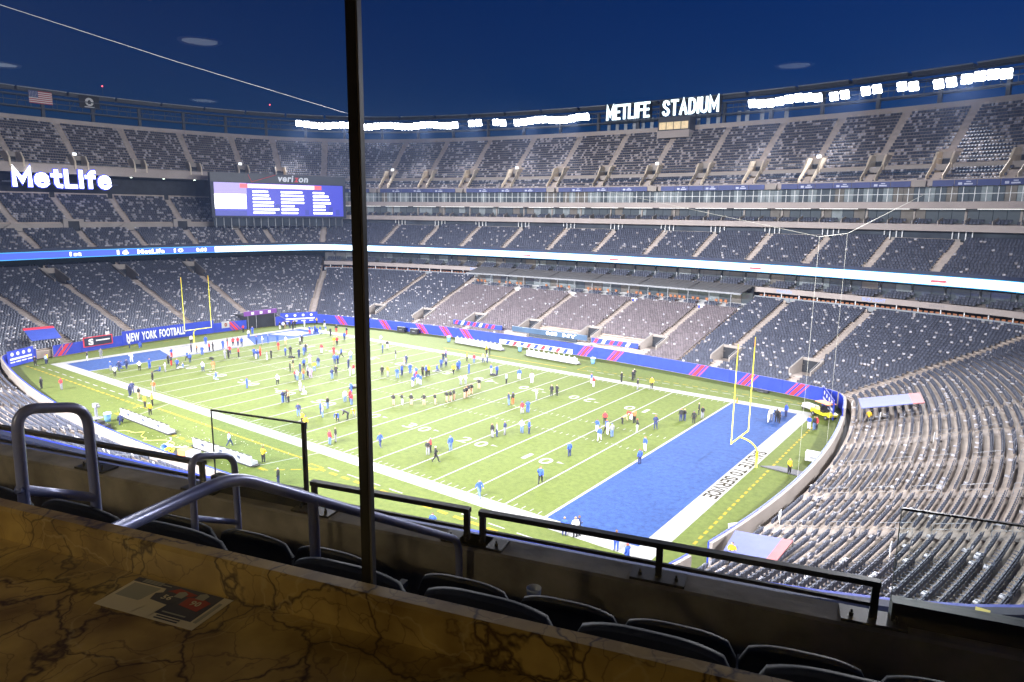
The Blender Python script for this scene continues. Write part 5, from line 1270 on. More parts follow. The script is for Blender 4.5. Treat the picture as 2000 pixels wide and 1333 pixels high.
PEOPLE = [
    (-106.3, 13.4, 'white', 'navy', 'standing'), (-105.3, 14.9, 'blue', 'blue', 'kneeling'), (-100.5, 3.4, 'black', 'white', 'standing'), (-101.5, 6.1, 'grey', 'grey', 'standing'),
    (-93.4, 7.7, 'white', 'white', 'standing'), (-89.1, 2.3, 'blue', 'grey', 'standing'), (-87.6, 3.0, 'navy', 'navy', 'walking'), (-89.7, 4.3, 'blue', 'blue', 'kneeling'),
    (-88.2, 4.5, 'navy', 'navy', 'walking'), (-84.4, 0.9, 'white', 'black', 'standing'), (-85.4, 5.3, 'white', 'black', 'standing'), (-85.7, 7.1, 'blue', 'blue', 'standing'),
    (-82.6, 7.1, 'blue', 'navy', 'sitting'), (-81.4, 7.6, 'white', 'grey', 'standing'), (-86.8, 10.9, 'black', 'black', 'standing'), (-85.2, 10.6, 'black', 'red', 'standing'),
    (-91.8, 14.1, 'blue', 'red', 'standing'), (-82.5, 10.2, 'blue', 'navy', 'standing'), (-81.9, 10.7, 'blue', 'white', 'sitting'), (-87.1, 14.5, 'blue', 'black', 'walking'),
    (-85.1, 13.9, 'blue', 'navy', 'standing'), (-76.0, 2.8, 'black', 'black', 'standing'), (-70.1, -0.0, 'brown', 'grey', 'standing'), (-70.3, -3.3, 'navy', 'navy', 'standing'),
    (-71.5, -2.4, 'navy', 'navy', 'standing'), (-67.7, -3.3, 'black', 'tan', 'standing'), (-81.7, -7.9, 'red', 'grey', 'standing'), (-84.6, -9.5, 'black', 'black', 'standing'),
    (-103.5, -1.8, 'yellow', 'black', 'standing'), (-102.8, -2.3, 'pale blue', 'navy', 'standing'), (-102.9, -3.9, 'black', 'black', 'standing'), (-62.8, -4.8, 'yellow', 'black', 'standing'),
    (-63.0, -3.7, 'yellow', 'black', 'standing'), (-58.6, -6.2, 'yellow', 'black', 'standing'), (-76.7, 11.5, 'pale blue', 'navy', 'standing'), (-76.4, 13.2, 'brown', 'tan', 'standing'),
    (-70.0, 9.9, 'blue', 'pale blue', 'kneeling'), (-61.3, 9.8, 'blue', 'blue', 'standing'), (-82.9, 22.0, 'red', 'black', 'standing'), (-83.2, 19.5, 'grey', 'grey', 'standing'),
    (-83.1, 20.1, 'black', 'black', 'standing'), (-80.7, 23.8, 'blue', 'navy', 'standing'), (-86.3, 22.3, 'red', 'navy', 'standing'), (-92.2, 24.5, 'blue', 'blue', 'standing'),
    (-91.3, 21.9, 'black', 'black', 'standing'), (-91.9, 21.5, 'red', 'navy', 'standing'), (-89.7, 18.8, 'blue', 'blue', 'standing'), (-92.3, 19.2, 'brown', 'black', 'standing'),
    (-93.5, 18.8, 'black', 'navy', 'standing'), (-98.7, 24.7, 'blue', 'blue', 'standing'), (-101.8, 23.4, 'white', 'black', 'standing'), (-93.9, 26.5, 'black', 'red', 'standing'),
    (-93.0, 27.2, 'red', 'black', 'standing'), (-92.8, 28.1, 'red', 'navy', 'standing'), (-91.8, 28.3, 'blue', 'navy', 'standing'), (-39.2, -6.7, 'pale blue', 'navy', 'walking'),
    (-57.5, -10.4, 'navy', 'navy', 'kneeling'), (-105.8, 37.6, 'red', 'black', 'standing'), (-99.3, 34.7, 'white', 'blue', 'standing'), (-102.0, 37.4, 'blue', 'blue', 'standing'),
    (-91.0, 31.1, 'blue', 'navy', 'standing'), (-90.1, 31.8, 'white', 'grey', 'standing'), (-90.6, 33.5, 'blue', 'blue', 'standing'), (-89.7, 35.1, 'blue', 'blue', 'standing'),
    (-82.7, 30.4, 'red', 'brown', 'standing'), (-86.5, 34.8, 'white', 'tan', 'standing'), (-83.9, 36.3, 'white', 'black', 'standing'), (-85.4, 37.9, 'black', 'black', 'standing'),
    (-77.1, 28.0, 'blue', 'navy', 'standing'), (-76.8, 28.9, 'black', 'black', 'standing'), (-73.7, 28.5, 'navy', 'navy', 'standing'), (-74.9, 30.5, 'blue', 'denim', 'standing'),
    (-77.0, 32.5, 'black', 'navy', 'standing'), (-68.6, 27.0, 'mauve', 'white', 'standing'), (-65.1, 26.1, 'navy', 'denim', 'standing'), (-74.3, 34.1, 'red', 'white', 'standing'),
    (-71.0, 34.3, 'red', 'red', 'standing'), (-68.1, 33.7, 'blue', 'black', 'walking'), (-64.5, 29.2, 'blue', 'navy', 'standing'), (-64.4, 29.8, 'blue', 'navy', 'standing'),
    (-65.0, 33.3, 'white', 'denim', 'standing'), (-78.2, 41.0, 'red', 'black', 'standing'), (-79.1, 41.0, 'yellow', 'tan', 'standing'), (-81.5, 45.7, 'blue', 'navy', 'standing'),
    (-87.6, 47.0, 'black', 'black', 'standing'), (-90.3, 50.8, 'black', 'red', 'standing'), (-86.0, 50.1, 'black', 'red', 'standing'), (-91.0, 48.4, 'blue', 'white', 'standing'),
    (-98.4, 54.0, 'black', 'white', 'standing'), (-102.8, 55.2, 'yellow', 'black', 'standing'), (-93.1, 45.7, 'blue', 'red', 'standing'), (-92.7, 46.1, 'blue', 'white', 'standing'),
    (-93.3, 47.3, 'blue', 'blue', 'standing'), (-92.9, 47.6, 'blue', 'blue', 'kneeling'), (-91.3, 47.2, 'blue', 'white', 'standing'), (-103.2, 45.2, 'black', 'white', 'standing'),
    (-102.6, 45.7, 'white', 'black', 'standing'), (-103.5, 46.8, 'black', 'tan', 'standing'), (-102.7, 47.5, 'black', 'navy', 'standing'), (-101.0, 47.1, 'black', 'black', 'standing'),
    (-102.4, 48.7, 'black', 'black', 'standing'), (-107.8, 54.1, 'blue', 'navy', 'standing'), (-107.5, 54.3, 'white', 'blue', 'standing'), (-101.9, 51.0, 'white', 'white', 'standing'),
    (-78.9, 23.0, 'blue', 'white', 'standing'), (-79.0, 23.5, 'blue', 'denim', 'standing'), (-80.7, 25.1, 'brown', 'red', 'standing'), (-76.6, 23.7, 'grey', 'white', 'standing'),
    (-77.2, 25.0, 'black', 'black', 'standing'), (-59.6, 14.0, 'white', 'black', 'walking'), (-65.5, 20.6, 'black', 'black', 'standing'), (-67.4, 22.6, 'black', 'tan', 'standing'),
    (-63.6, 21.2, 'navy', 'navy', 'standing'), (-66.0, 23.8, 'blue', 'black', 'standing'), (-60.3, 17.8, 'red', 'navy', 'standing'), (-59.5, 17.6, 'grey', 'denim', 'standing'),
    (-59.3, 18.6, 'brown', 'denim', 'standing'), (-60.8, 20.6, 'grey', 'black', 'standing'), (-59.3, 20.0, 'mauve', 'mauve', 'standing'), (-62.7, 23.4, 'yellow', 'denim', 'standing'),
    (-50.2, 8.3, 'navy', 'blue', 'standing'), (-50.0, 8.8, 'black', 'navy', 'standing'), (-49.6, 8.8, 'tan', 'black', 'standing'), (-53.5, 13.7, 'mauve', 'mauve', 'standing'),
    (-51.6, 12.9, 'white', 'white', 'kneeling'), (-56.0, 21.7, 'navy', 'denim', 'standing'), (-57.2, 23.5, 'black', 'black', 'standing'), (-60.1, 28.6, 'navy', 'navy', 'standing'),
    (-55.5, 25.0, 'white', 'white', 'standing'), (-55.9, 26.1, 'red', 'white', 'standing'), (-43.6, 13.9, 'white', 'denim', 'standing'), (-43.3, 14.6, 'red', 'navy', 'standing'),
    (-41.7, 13.5, 'red', 'denim', 'standing'), (-46.5, 17.5, 'blue', 'blue', 'standing'), (-42.9, 5.5, 'navy', 'denim', 'standing'), (-41.4, 7.9, 'blue', 'navy', 'standing'),
    (-40.1, 7.2, 'grey', 'denim', 'standing'), (-42.8, 10.2, 'black', 'denim', 'standing'), (-39.7, 3.7, 'yellow', 'black', 'standing'), (-37.7, 2.7, 'yellow', 'black', 'standing'),
    (-37.1, 7.2, 'blue', 'black', 'bending'), (-36.8, 8.6, 'black', 'black', 'bending'), (-37.0, 9.9, 'yellow', 'grey', 'bending'), (-30.6, 0.7, 'red', 'denim', 'standing'),
    (-30.9, 1.8, 'black', 'grey', 'standing'), (-31.6, -7.4, 'yellow', 'black', 'standing'), (-25.1, -10.1, 'black', 'navy', 'standing'), (-25.5, 3.8, 'blue', 'navy', 'walking'),
    (-65.4, 41.5, 'blue', 'navy', 'standing'), (-67.7, 44.9, 'black', 'white', 'standing'), (-73.1, 48.2, 'pale blue', 'grey', 'standing'), (-59.4, 39.1, 'black', 'grey', 'standing'),
    (-51.4, 28.3, 'black', 'black', 'standing'), (-50.4, 28.6, 'yellow', 'grey', 'standing'), (-48.2, 28.6, 'blue', 'denim', 'standing'), (-49.1, 30.6, 'blue', 'navy', 'standing'),
    (-53.8, 35.8, 'tan', 'grey', 'standing'), (-54.8, 37.2, 'navy', 'navy', 'standing'), (-49.1, 32.5, 'blue', 'blue', 'standing'), (-42.4, 26.3, 'blue', 'white', 'standing'),
    (-46.6, 31.3, 'blue', 'red', 'standing'), (-43.2, 28.2, 'blue', 'white', 'standing'), (-42.4, 28.0, 'blue', 'pale blue', 'standing'), (-46.0, 30.3, 'white', 'blue', 'standing'),
    (-46.2, 32.5, 'black', 'black', 'standing'), (-45.8, 32.9, 'blue', 'black', 'standing'), (-45.7, 33.4, 'yellow', 'black', 'standing'), (-46.7, 36.5, 'blue', 'navy', 'kneeling'),
    (-47.7, 38.7, 'blue', 'navy', 'standing'), (-51.1, 43.0, 'black', 'navy', 'standing'), (-47.9, 40.2, 'grey', 'navy', 'standing'), (-52.9, 45.7, 'mauve', 'navy', 'standing'),
    (-43.0, 36.6, 'yellow', 'black', 'walking'), (-44.2, 39.0, 'blue', 'navy', 'standing'), (-44.8, 40.1, 'blue', 'blue', 'standing'), (-37.1, 17.1, 'black', 'bare', 'hips'),
    (-36.2, 17.9, 'black', 'white', 'hips'), (-35.2, 18.7, 'black', 'bare', 'hips'), (-33.8, 19.8, 'black', 'bare', 'hips'), (-32.8, 21.0, 'black', 'bare', 'hips'),
    (-32.4, 23.0, 'black', 'bare', 'hips'), (-32.1, 23.5, 'black', 'bare', 'hips'), (-32.3, 24.5, 'black', 'bare', 'hips'), (-31.7, 26.1, 'black', 'bare', 'hips'),
    (-31.8, 26.7, 'black', 'bare', 'hips'), (-32.5, 28.0, 'black', 'bare', 'hips'), (-32.5, 28.7, 'black', 'bare', 'hips'), (-33.6, 31.8, 'black', 'bare', 'hips'),
    (-37.3, 31.8, 'white', 'grey', 'hips'), (-36.9, 32.5, 'white', 'grey', 'hips'), (-19.3, 5.2, 'black', 'grey', 'standing'), (-19.7, 6.1, 'red', 'black', 'standing'),
    (-17.1, 4.1, 'black', 'black', 'walking'), (-18.3, 7.9, 'blue', 'denim', 'standing'), (-49.4, 53.5, 'yellow', 'black', 'standing'), (-48.3, 53.1, 'black', 'black', 'standing'),
    (-48.1, 46.1, 'yellow', 'black', 'standing'), (-46.0, 45.6, 'red', 'denim', 'standing'), (-45.0, 47.0, 'tan', 'navy', 'standing'), (-44.4, 47.4, 'grey', 'navy', 'standing'),
    (-41.5, 38.8, 'blue', 'blue', 'standing'), (-38.1, 40.6, 'blue', 'white', 'standing'), (-36.9, 40.6, 'blue', 'navy', 'standing'), (-32.3, 37.1, 'pale blue', 'black', 'standing'),
    (-32.3, 40.6, 'blue', 'white', 'standing'), (-29.3, 39.9, 'white', 'white', 'standing'), (-24.5, 27.3, 'navy', 'denim', 'standing'), (-24.2, 27.9, 'black', 'brown', 'standing'),
    (-20.5, 25.0, 'red', 'grey', 'standing'), (-20.2, 25.9, 'blue', 'blue', 'standing'), (-23.0, 32.0, 'white', 'grey', 'standing'), (-22.5, 35.3, 'black', 'black', 'standing'),
    (-21.9, 35.8, 'black', 'black', 'standing'), (-21.7, 45.7, 'blue', 'white', 'standing'), (-20.3, 43.9, 'red', 'white', 'standing'), (-18.4, 49.7, 'black', 'black', 'standing'),
    (-17.3, 51.5, 'black', 'black', 'standing'), (-17.6, 52.6, 'black', 'black', 'standing'), (-14.1, 46.8, 'black', 'grey', 'standing'), (-12.8, 49.1, 'yellow', 'black', 'standing'),
    (-17.5, 14.6, 'black', 'grey', 'standing'), (-17.2, 15.1, 'grey', 'navy', 'standing'), (-16.9, 16.3, 'navy', 'grey', 'standing'), (-15.6, 18.1, 'white', 'denim', 'standing'),
    (-14.8, 18.5, 'blue', 'navy', 'standing'), (-9.4, 27.9, 'red', 'black', 'standing'), (-8.5, 24.3, 'blue', 'white', 'standing'), (-6.6, 21.5, 'blue', 'white', 'walking'),
    (-7.3, 24.5, 'blue', 'black', 'walking'), (-7.0, 24.2, 'white', 'white', 'standing'), (-6.1, 23.7, 'grey', 'denim', 'standing'), (-7.6, 29.3, 'tan', 'black', 'bending'),
    (-7.6, 31.7, 'red', 'white', 'bending'), (-6.6, 30.7, 'brown', 'black', 'standing'), (-4.5, 27.2, 'black', 'white', 'standing'), (-3.3, 30.0, 'navy', 'navy', 'standing'),
    (-2.1, 35.2, 'black', 'navy', 'standing'), (-1.8, 35.7, 'black', 'navy', 'standing'), (-6.6, 14.7, 'blue', 'navy', 'standing'), (-0.7, 21.6, 'blue', 'white', 'standing'),
    (0.7, 17.4, 'blue', 'navy', 'standing'), (-4.7, 6.1, 'blue', 'black', 'walking'), (-7.4, -0.3, 'blue', 'denim', 'walking'), (-0.4, 35.4, 'black', 'black', 'standing'),
    (-1.4, 39.7, 'black', 'black', 'standing'), (-0.3, 38.1, 'black', 'grey', 'standing'), (7.2, 42.0, 'white', 'white', 'standing'), (7.2, 43.2, 'white', 'grey', 'standing'),
    (8.0, 42.9, 'black', 'black', 'standing'), (8.4, 42.7, 'black', 'black', 'standing'), (8.3, 46.2, 'blue', 'navy', 'standing'), (12.2, 42.3, 'blue', 'white', 'standing'),
    (12.8, 42.3, 'black', 'denim', 'standing'), (13.0, 42.7, 'red', 'black', 'standing'), (14.5, 24.5, 'yellow', 'black', 'standing'), (3.3, -2.1, 'blue', 'navy', 'standing'),
    (4.2, -1.8, 'white', 'black', 'standing'), (4.2, -1.2, 'navy', 'black', 'standing'), (8.0, -1.7, 'mauve', 'blue', 'standing'), (9.7, -3.1, 'blue', 'blue', 'standing'),
    (-5.9, -8.4, 'blue', 'navy', 'standing'),
]
YN = ['goal line', '5', '10', '15', '20', '25', '30', '35', '40', '45', '50']
PNAME = {'standing': 'standing', 'walking': 'walking', 'hips': 'hands on hips', 'bending': 'bending over', 'kneeling': 'kneeling', 'sitting': 'sitting'}
PKEY = {'standing': 's', 'walking': 'w', 'hips': 'h', 'bending': 'b', 'kneeling': 'k', 'sitting': 'l'}
def inside(x, y):
    yf = 64-6.6*((x-XC)/57)**2; yn = -15.2+6.6*((x-XC)/57)**2; return yn+.9 < y < yf-.9 and -109.3+1.8*((y-24.4)/25)**2 < x < 15.8-2.2*((y-24.4)/25)**2
def where(x, y):
    half = 'post half' if x > XC else 'banner half'
    side = 'bench sideline' if y > FW else 'camera cart sideline' if y < 0 else 'far third' if y > 33 else 'middle' if y > 16 else 'near third'
    if x > 9.14 or x < XL-9.14: return f'behind end line, {half}, {side}'
    if x > 0 or x < XL: return f'in blue end zone, {half}, {side}'
    k = int(round(-x/YD/5)); k = min(k, 20-k)
    return (f'at goal line, {half}, {side}' if k == 0 else f'at {YN[k]} yard line, {half}, {side}')
for x, y, tc_, lc_, pose in PEOPLE:
    po = PKEY[pose]
    for _ in range(40):
        if inside(x, y): break
        x += (XC-x)*.02; y += (24.4-y)*.02
    key = po if po != 's' else random.choice(('s', 's2', 's3', 's'))
    o = link('person', PM[key]); o.location = (x, y, .0); o.rotation_euler = (0, 0, random.uniform(0, 6.28) if po != 'h' else random.gauss(3.0, .25)); sc1 = random.uniform(.96, 1.06); o.scale = (sc1*1.05, sc1*1.05, sc1)
    if po == 'h': o.scale = (.95, .95, .95)
    for sl, mt in zip(o.material_slots, (random.choice(SK), random.choice(HR), CM[tc_], CM[lc_], SHO)): sl.link = 'OBJECT'; sl.material = mt
    tag(o, f"person in {tc_} and {lc_} {PNAME[pose]} {where(x, y)}", 'person', 'people on the field')
for (x, y, z) in ((18.6, 44.4, 2.4), (17.2, -1.4, 2.6)):
    o = link('person', PM['s2']); o.location = (x, y, z-.9); 
    for sl, mt in zip(o.material_slots, (SK[0], HR[0], CM['yellow'], CM['black'], SHO)): sl.link = 'OBJECT'; sl.material = mt
    tag(o, 'steward in yellow jacket standing at the mouth of a canopied corner tunnel', 'person', 'stewards at the tunnels')

# ================================================================== THE SUITE AND BALCONY ROUND THE CAMERA
AX, NX = V((.964024, .265816, 0)), V((-.265816, .964024, 0))
LM = Matrix.Identity(4)
for i in range(3): LM[i][0], LM[i][1], LM[i][2], LM[i][3] = AX[i], NX[i], (0, 0, 1)[i], CAM[i]
def lthing(name, label, cat, group=None, loc=(0, 0, 0), rz=0.0):
    o = thing(name, label, cat, group); o.matrix_world = LM @ Matrix.Translation(loc) @ Matrix.Rotation(rz, 4, 'Z'); return o
def lmesh(mb, name, mt, label=None, cat=None, kind=None, smooth=False):
    o = mb.build(name, mt, smooth=smooth); o.matrix_world = LM.copy(); tag(o, label, cat, kind=kind); return o
BCON = mat('balcony_concrete', (.175, .158, .142), .9, .38, 4.0, bump=.6, detail=8)
ROOMW = mat('suite_paint', (.10, .085, .07), .9, .1, 1.0)
b = MB(); pr = [(3.53, -2.7), (3.53, -2.012), (3.545, -2.0), (3.725, -2.0), (3.74, -2.012), (3.74, -3.7), (3.60, -3.7), (3.60, -2.7)]
b.prism([(-11, n_, h_) for n_, h_ in pr], (16, 0, 0)); lmesh(b, 'balcony_parapet', BCON, 'dark concrete balcony parapet in front of the suite seats', 'wall')
b = MB(); b.box(-11, 5, 2.35, 3.6, -2.85, -2.70); b.box(-11, 5, 1.03, 2.35, -2.85, -2.13); b.box(-11, 5, .93, 1.03, -2.85, -.70); lmesh(b, 'balcony_floor', BCON, kind='structure')
b = MB(); b.box(-11, 5, -6, .93, -1.85, -1.65); lmesh(b, 'floor', ROOMW, kind='structure')
b = MB(); b.box(-11, 5, -6, 1.05, 1.1, 1.3); lmesh(b, 'ceiling', mat('suite_ceiling_paint', (.12, .11, .10), .9), kind='structure')
b = MB(); b.box(-11, 5, 1.05, 3.9, 1.85, 2.1); lmesh(b, 'roof_slab', BCON, kind='structure')
b = MB(); b.box(-11, 5, -6.2, -6, -1.65, 1.1); lmesh(b, 'wall_back', ROOMW, kind='structure')
b = MB(); b.box(4.9, 5.1, -6, 1.0, -1.65, 1.1); lmesh(b, 'wall_side', ROOMW, kind='structure')
b = MB(); b.box(-11.1, -10.9, -6, 1.0, -1.65, 1.1); lmesh(b, 'wall_side', ROOMW, kind='structure')
# stone counter with veins
st = bpy.data.materials.new('veined_brown_stone'); st.use_nodes = True; n = st.node_tree; pb = n.nodes['Principled BSDF']; pb.inputs['Roughness'].default_value = .32
tc = n.nodes.new('ShaderNodeTexCoord'); wn = n.nodes.new('ShaderNodeTexNoise'); wn.inputs['Scale'].default_value = 5; wn.inputs['Detail'].default_value = 5
n.links.new(tc.outputs['Object'], wn.inputs['Vector'])
mx = n.nodes.new('ShaderNodeMixRGB'); mx.blend_type = 'LINEAR_LIGHT'; mx.inputs[0].default_value = .16; n.links.new(tc.outputs['Object'], mx.inputs[1]); n.links.new(wn.outputs['Color'], mx.inputs[2])
def vein(scale, wid):
    vo = n.nodes.new('ShaderNodeTexVoronoi'); vo.feature = 'DISTANCE_TO_EDGE'; vo.inputs['Scale'].default_value = scale; n.links.new(mx.outputs[0], vo.inputs['Vector'])
    r = n.nodes.new('ShaderNodeMapRange'); r.inputs['From Max'].default_value = wid; n.links.new(vo.outputs['Distance'], r.inputs['Value']); return r.outputs[0]
bc = n.nodes.new('ShaderNodeTexNoise'); bc.inputs['Scale'].default_value = 9; bc.inputs['Detail'].default_value = 6; n.links.new(tc.outputs['Object'], bc.inputs['Vector'])
cr = n.nodes.new('ShaderNodeValToRGB'); cr.color_ramp.elements[0].position = .3; cr.color_ramp.elements[0].color = (.20, .12, .03, 1); cr.color_ramp.elements[1].position = .7; cr.color_ramp.elements[1].color = (.56, .39, .12, 1)
n.links.new(bc.outputs['Fac'], cr.inputs['Fac']); prev = cr.outputs[0]
for scl, wid, colr, amt in ((6.5, .035, (.03, .012, .006, 1), .92), (13.0, .03, (.07, .03, .01, 1), .6), (3.2, .012, (.55, .42, .2, 1), .45)):
    m2 = n.nodes.new('ShaderNodeMixRGB'); iv = n.nodes.new('ShaderNodeMath'); iv.operation = 'MULTIPLY_ADD'; iv.inputs[1].default_value = -amt; iv.inputs[2].default_value = amt
    n.links.new(vein(scl, wid), iv.inputs[0]); n.links.new(iv.outputs[0], m2.inputs[0]); n.links.new(prev, m2.inputs[1]); m2.inputs[2].default_value = colr; prev = m2.outputs[0]
n.links.new(prev, pb.inputs['Base Color'])
ctr = lthing('stone_counter', 'brown veined stone counter ledge under the suite window', 'counter')
b = MB(); b.box(-3.4, 1.6, .22, .856, -.71, -.668); b.build('counter_top', st, ctr)
b = MB(); pr = [(.857, -.72), (.857, -.606), (.863, -.600), (.889, -.600), (.895, -.606), (.895, -.72)]; b.prism([(-3.4, n_, h_) for n_, h_ in pr], (5.0, 0, 0)); b.build('raised_ledge', st, ctr)
b = MB(); b.box(-3.4, 1.6, .80, .92, -1.65, -.72); b.build('counter_support', ROOMW, ctr)
# printed card
ca_, cn_ = V((-1.05, .755, 0)), V((-.8395, .8515, 0)); kd = lthing('printed_card', 'glossy game card with football player collage lying on the counter', 'card', loc=(-.946, .8035, -.6675), rz=math.radians(.8))
PW = mat('card_white', (.72, .66, .56), .35); PN = mat('card_navy', (.02, .03, .10), .35); PR = mat('card_red', (.35, .02, .03), .35); PG = mat('card_grey', (.35, .36, .36), .35); PB = mat('card_skin_tone', (.35, .2, .12), .35)
def flat(pts, z, mt, nm): b = MB(); b.prism([(x, y, z) for x, y in pts], (0, 0, .0002)); b.build(nm, mt, kd)
flat([(-.108, -.047), (.108, -.047), (.108, .047), (-.108, .047)], 0, PW, 'card_sheet')
flat([(-.108, .034), (.088, .034), (.088, .047), (-.108, .047)], .0003, PN, 'top_band'); flat([(-.005, -.030), (.088, -.030), (.088, .034), (-.03, .034)], .0003, PN, 'photo_field')
flat([(-.10, -.012), (-.045, -.012), (-.038, .03), (-.10, .03)], .0003, PG, 'seat_panel')
flat([(-.055, -.047), (-.03, -.047), (-.02, -.02), (0, -.047), (.01, -.044), (.012, .0), (-.02, .012), (-.045, -.01)], .0006, PW, 'player_trousers'); flat([(-.03, -.002), (.014, -.006), (.022, .02), (-.012, .03), (-.036, .016)], .0007, PN, 'player_jersey')
flat([(.03, .002), (.075, -.004), (.08, .024), (.05, .032), (.03, .024)], .0006, PR, 'player_jersey'); flat([(-.02, .028), (.03, .026), (.04, .036), (-.005, .042)], .0007, PR, 'red_helmet')
for q in ((.012, .026), (.052, .034)): flat([(q[0]-.009, q[1]-.008), (q[0]+.009, q[1]-.008), (q[0]+.010, q[1]+.006), (q[0], q[1]+.011), (q[0]-.010, q[1]+.006)], .0009, PG, 'helmet')
for body, x_, y_ in (('56', -.005, .012), ('90', .056, .014)): lettering(body, (x_, y_, .0012), (1, 0, 0), (0, 1, 0), .013, .02, PW, kd, .0001, .02)
for k in range(4): flat([(.02, -.042+.006*k), (.07, -.042+.006*k), (.07, -.039+.006*k), (.02, -.039+.006*k)], .0006, PG if k == 3 else PN, 'print_line')
for k in range(3): flat([(-.09, .0365+.0035*k), (-.045+.02*(k % 2), .0365+.0035*k), (-.045+.02*(k % 2), .0385+.0035*k), (-.09, .0385+.0035*k)], .0006, PG, 'print_line')
flat([(.093, -.03), (.1, -.03), (.1, .03), (.093, .03)], .0004, PG, 'edge_print')
# window frame and panes
wf = lthing('window_frame', 'slim black mullion dividing the suite window panes', 'window')
FRM = mat('black_aluminium', (.022, .022, .025), .35, .1, 10, metal=.4)
b = MB(); b.box(-.671, -.6535, .995, 1.008, -.70, 1.1); b.build('mullion', FRM, wf); b = MB(); b.box(-.653, -.649, .996, 1.008, -.70, 1.1); b.build('glazing_gasket', mat('gasket_grey', (.10, .10, .115), .35, .1, 10), wf)
b = MB(); b.box(-4, 2.6, .96, 1.03, -.72, -.701); b.build('sill', FRM, wf); b = MB(); b.box(-4, 2.6, .96, 1.03, 1.06, 1.099); b.build('head', FRM, wf)
gl = bpy.data.materials.new('window_glass'); gl.use_nodes = True; n = gl.node_tree; n.nodes.remove(n.nodes['Principled BSDF']); out = n.nodes['Material Output']
tb = n.nodes.new('ShaderNodeBsdfTransparent'); tb.inputs[0].default_value = (.97, .98, .985, 1); gb = n.nodes.new('ShaderNodeBsdfGlossy'); gb.inputs['Roughness'].default_value = 0.0; fr_ = n.nodes.new('ShaderNodeFresnel'); fr_.inputs[0].default_value = 1.45
ms_ = n.nodes.new('ShaderNodeMixShader'); n.links.new(fr_.outputs[0], ms_.inputs[0]); n.links.new(tb.outputs[0], ms_.inputs[1]); n.links.new(gb.outputs[0], ms_.inputs[2]); n.links.new(ms_.outputs[0], out.inputs[0])
for a0, a1 in ((-4, -.671), (-.649, 2.6)):
    b = MB(); b.quad((a0, 1.003, -.701), (a1, 1.003, -.701), (a1, 1.003, 1.06), (a0, 1.003, 1.06)); b.build('pane', gl, wf)
DL = mat('downlight_glow', (.8, .8, .8), .5, emit=2.2, ecol=(.85, .95, 1.0))
for a_, n_ in ((-3.69, -1.78), (0.0, -3.76), (-5.78, -1.86), (-5.6, -3.74)):
    o = lthing('downlight', 'round recessed ceiling downlight mirrored in the window glass', 'downlight', 'ceiling downlights reflected in the glass', loc=(a_, n_, 1.1))
    b = MB(); b.lathe([(0, -.004), (.11, -.004), (.11, -.001)], 24); b.build('diffuser', DL, o); b = MB(); b.lathe([(.111, -.001), (.13, -.012), (.14, -.001)], 24); b.build('trim_ring', mat('trim_white', (.6, .6, .6), .5), o)
    ld = bpy.data.lights.new('downlight_beam', 'SPOT'); ld.energy = 800; ld.spot_size = math.radians(150); ld.spot_blend = .8; ld.shadow_soft_size = .1; ld.color = (1.0, .80, .45)
    lo = bpy.data.objects.new('downlight_beam', ld); COL.objects.link(lo); lo.parent = o; lo.location = (0, 0, -.03)
# handrails
PIPE = mat('painted_steel_pipe', (.19, .215, .40), .33, .06, 6, metal=.3)
def bend(path, r=.06, k=5):
    out_ = [V(path[0])]
    for i in range(1, len(path)-1):
        p, a, c = V(path[i]), V(path[i-1]), V(path[i+1]); d0, d1 = (a-p).normalized(), (c-p).normalized(); rr_ = min(r, (a-p).length*.45, (c-p).length*.45)
        for j in range(k+1):
            t = j/k; q0 = p+d0*rr_; q2 = p+d1*rr_; out_.append(q0*(1-t)**2+p*2*t*(1-t)+q2*t*t)
    out_.append(V(path[-1])); return out_
hr = lthing('handrail', 'sloping steel pipe handrail dividing the suite seats', 'handrail')
b = MB(); b.tube(bend([(-1.64, 1.03, -.862), (-1.64, 1.70, -.872), (-1.64, 3.44, -1.905), (-1.64, 3.46, -2.70)], .10), .0215, 14); b.build('rail', PIPE, hr, True)
b = MB(); b.tube([(-1.64, 2.11, -1.12), (-1.64, 2.11, -2.13)], .021, 14); b.build('post', PIPE, hr, True); b = MB(); b.lathe([(0, .012), (.06, .012), (.06, 0)], 16, (-1.64, 2.11, -2.13)); b.build('base_flange', PIPE, hr)
b = MB(); b.lathe([(0, .012), (.06, .012), (.06, 0)], 16, (-1.64, 3.46, -2.70)); b.build('base_flange', PIPE, hr)
for lab, a_, pts, bar in (('rounded steel pipe hoop rail in front of the dark concrete parapet', -2.6, [(1.607, -2.13), (1.647, -.735), (1.925, -.80), (1.915, -2.13)], (-1.04, -1.19)),
                          ('smaller rounded pipe hoop rail beside the bend of the sloping handrail', -2.75, [(2.545, -2.70), (2.57, -1.25), (2.868, -1.345), (2.868, -2.70)], (-1.585, -1.745))):
    o = lthing('hoop_rail', lab, 'handrail'); b = MB(); b.tube(bend([(a_, n_, h_) for n_, h_ in pts], .085, 7), .0205 if a_ > -2.7 else .018, 14); b.build('hoop', PIPE, o, True)
    b = MB(); b.tube([(a_, pts[0][0]+.012, bar[0]), (a_, pts[3][0], bar[1])], .019 if a_ > -2.7 else .016, 12); b.build('cross_bar', PIPE, o, True)
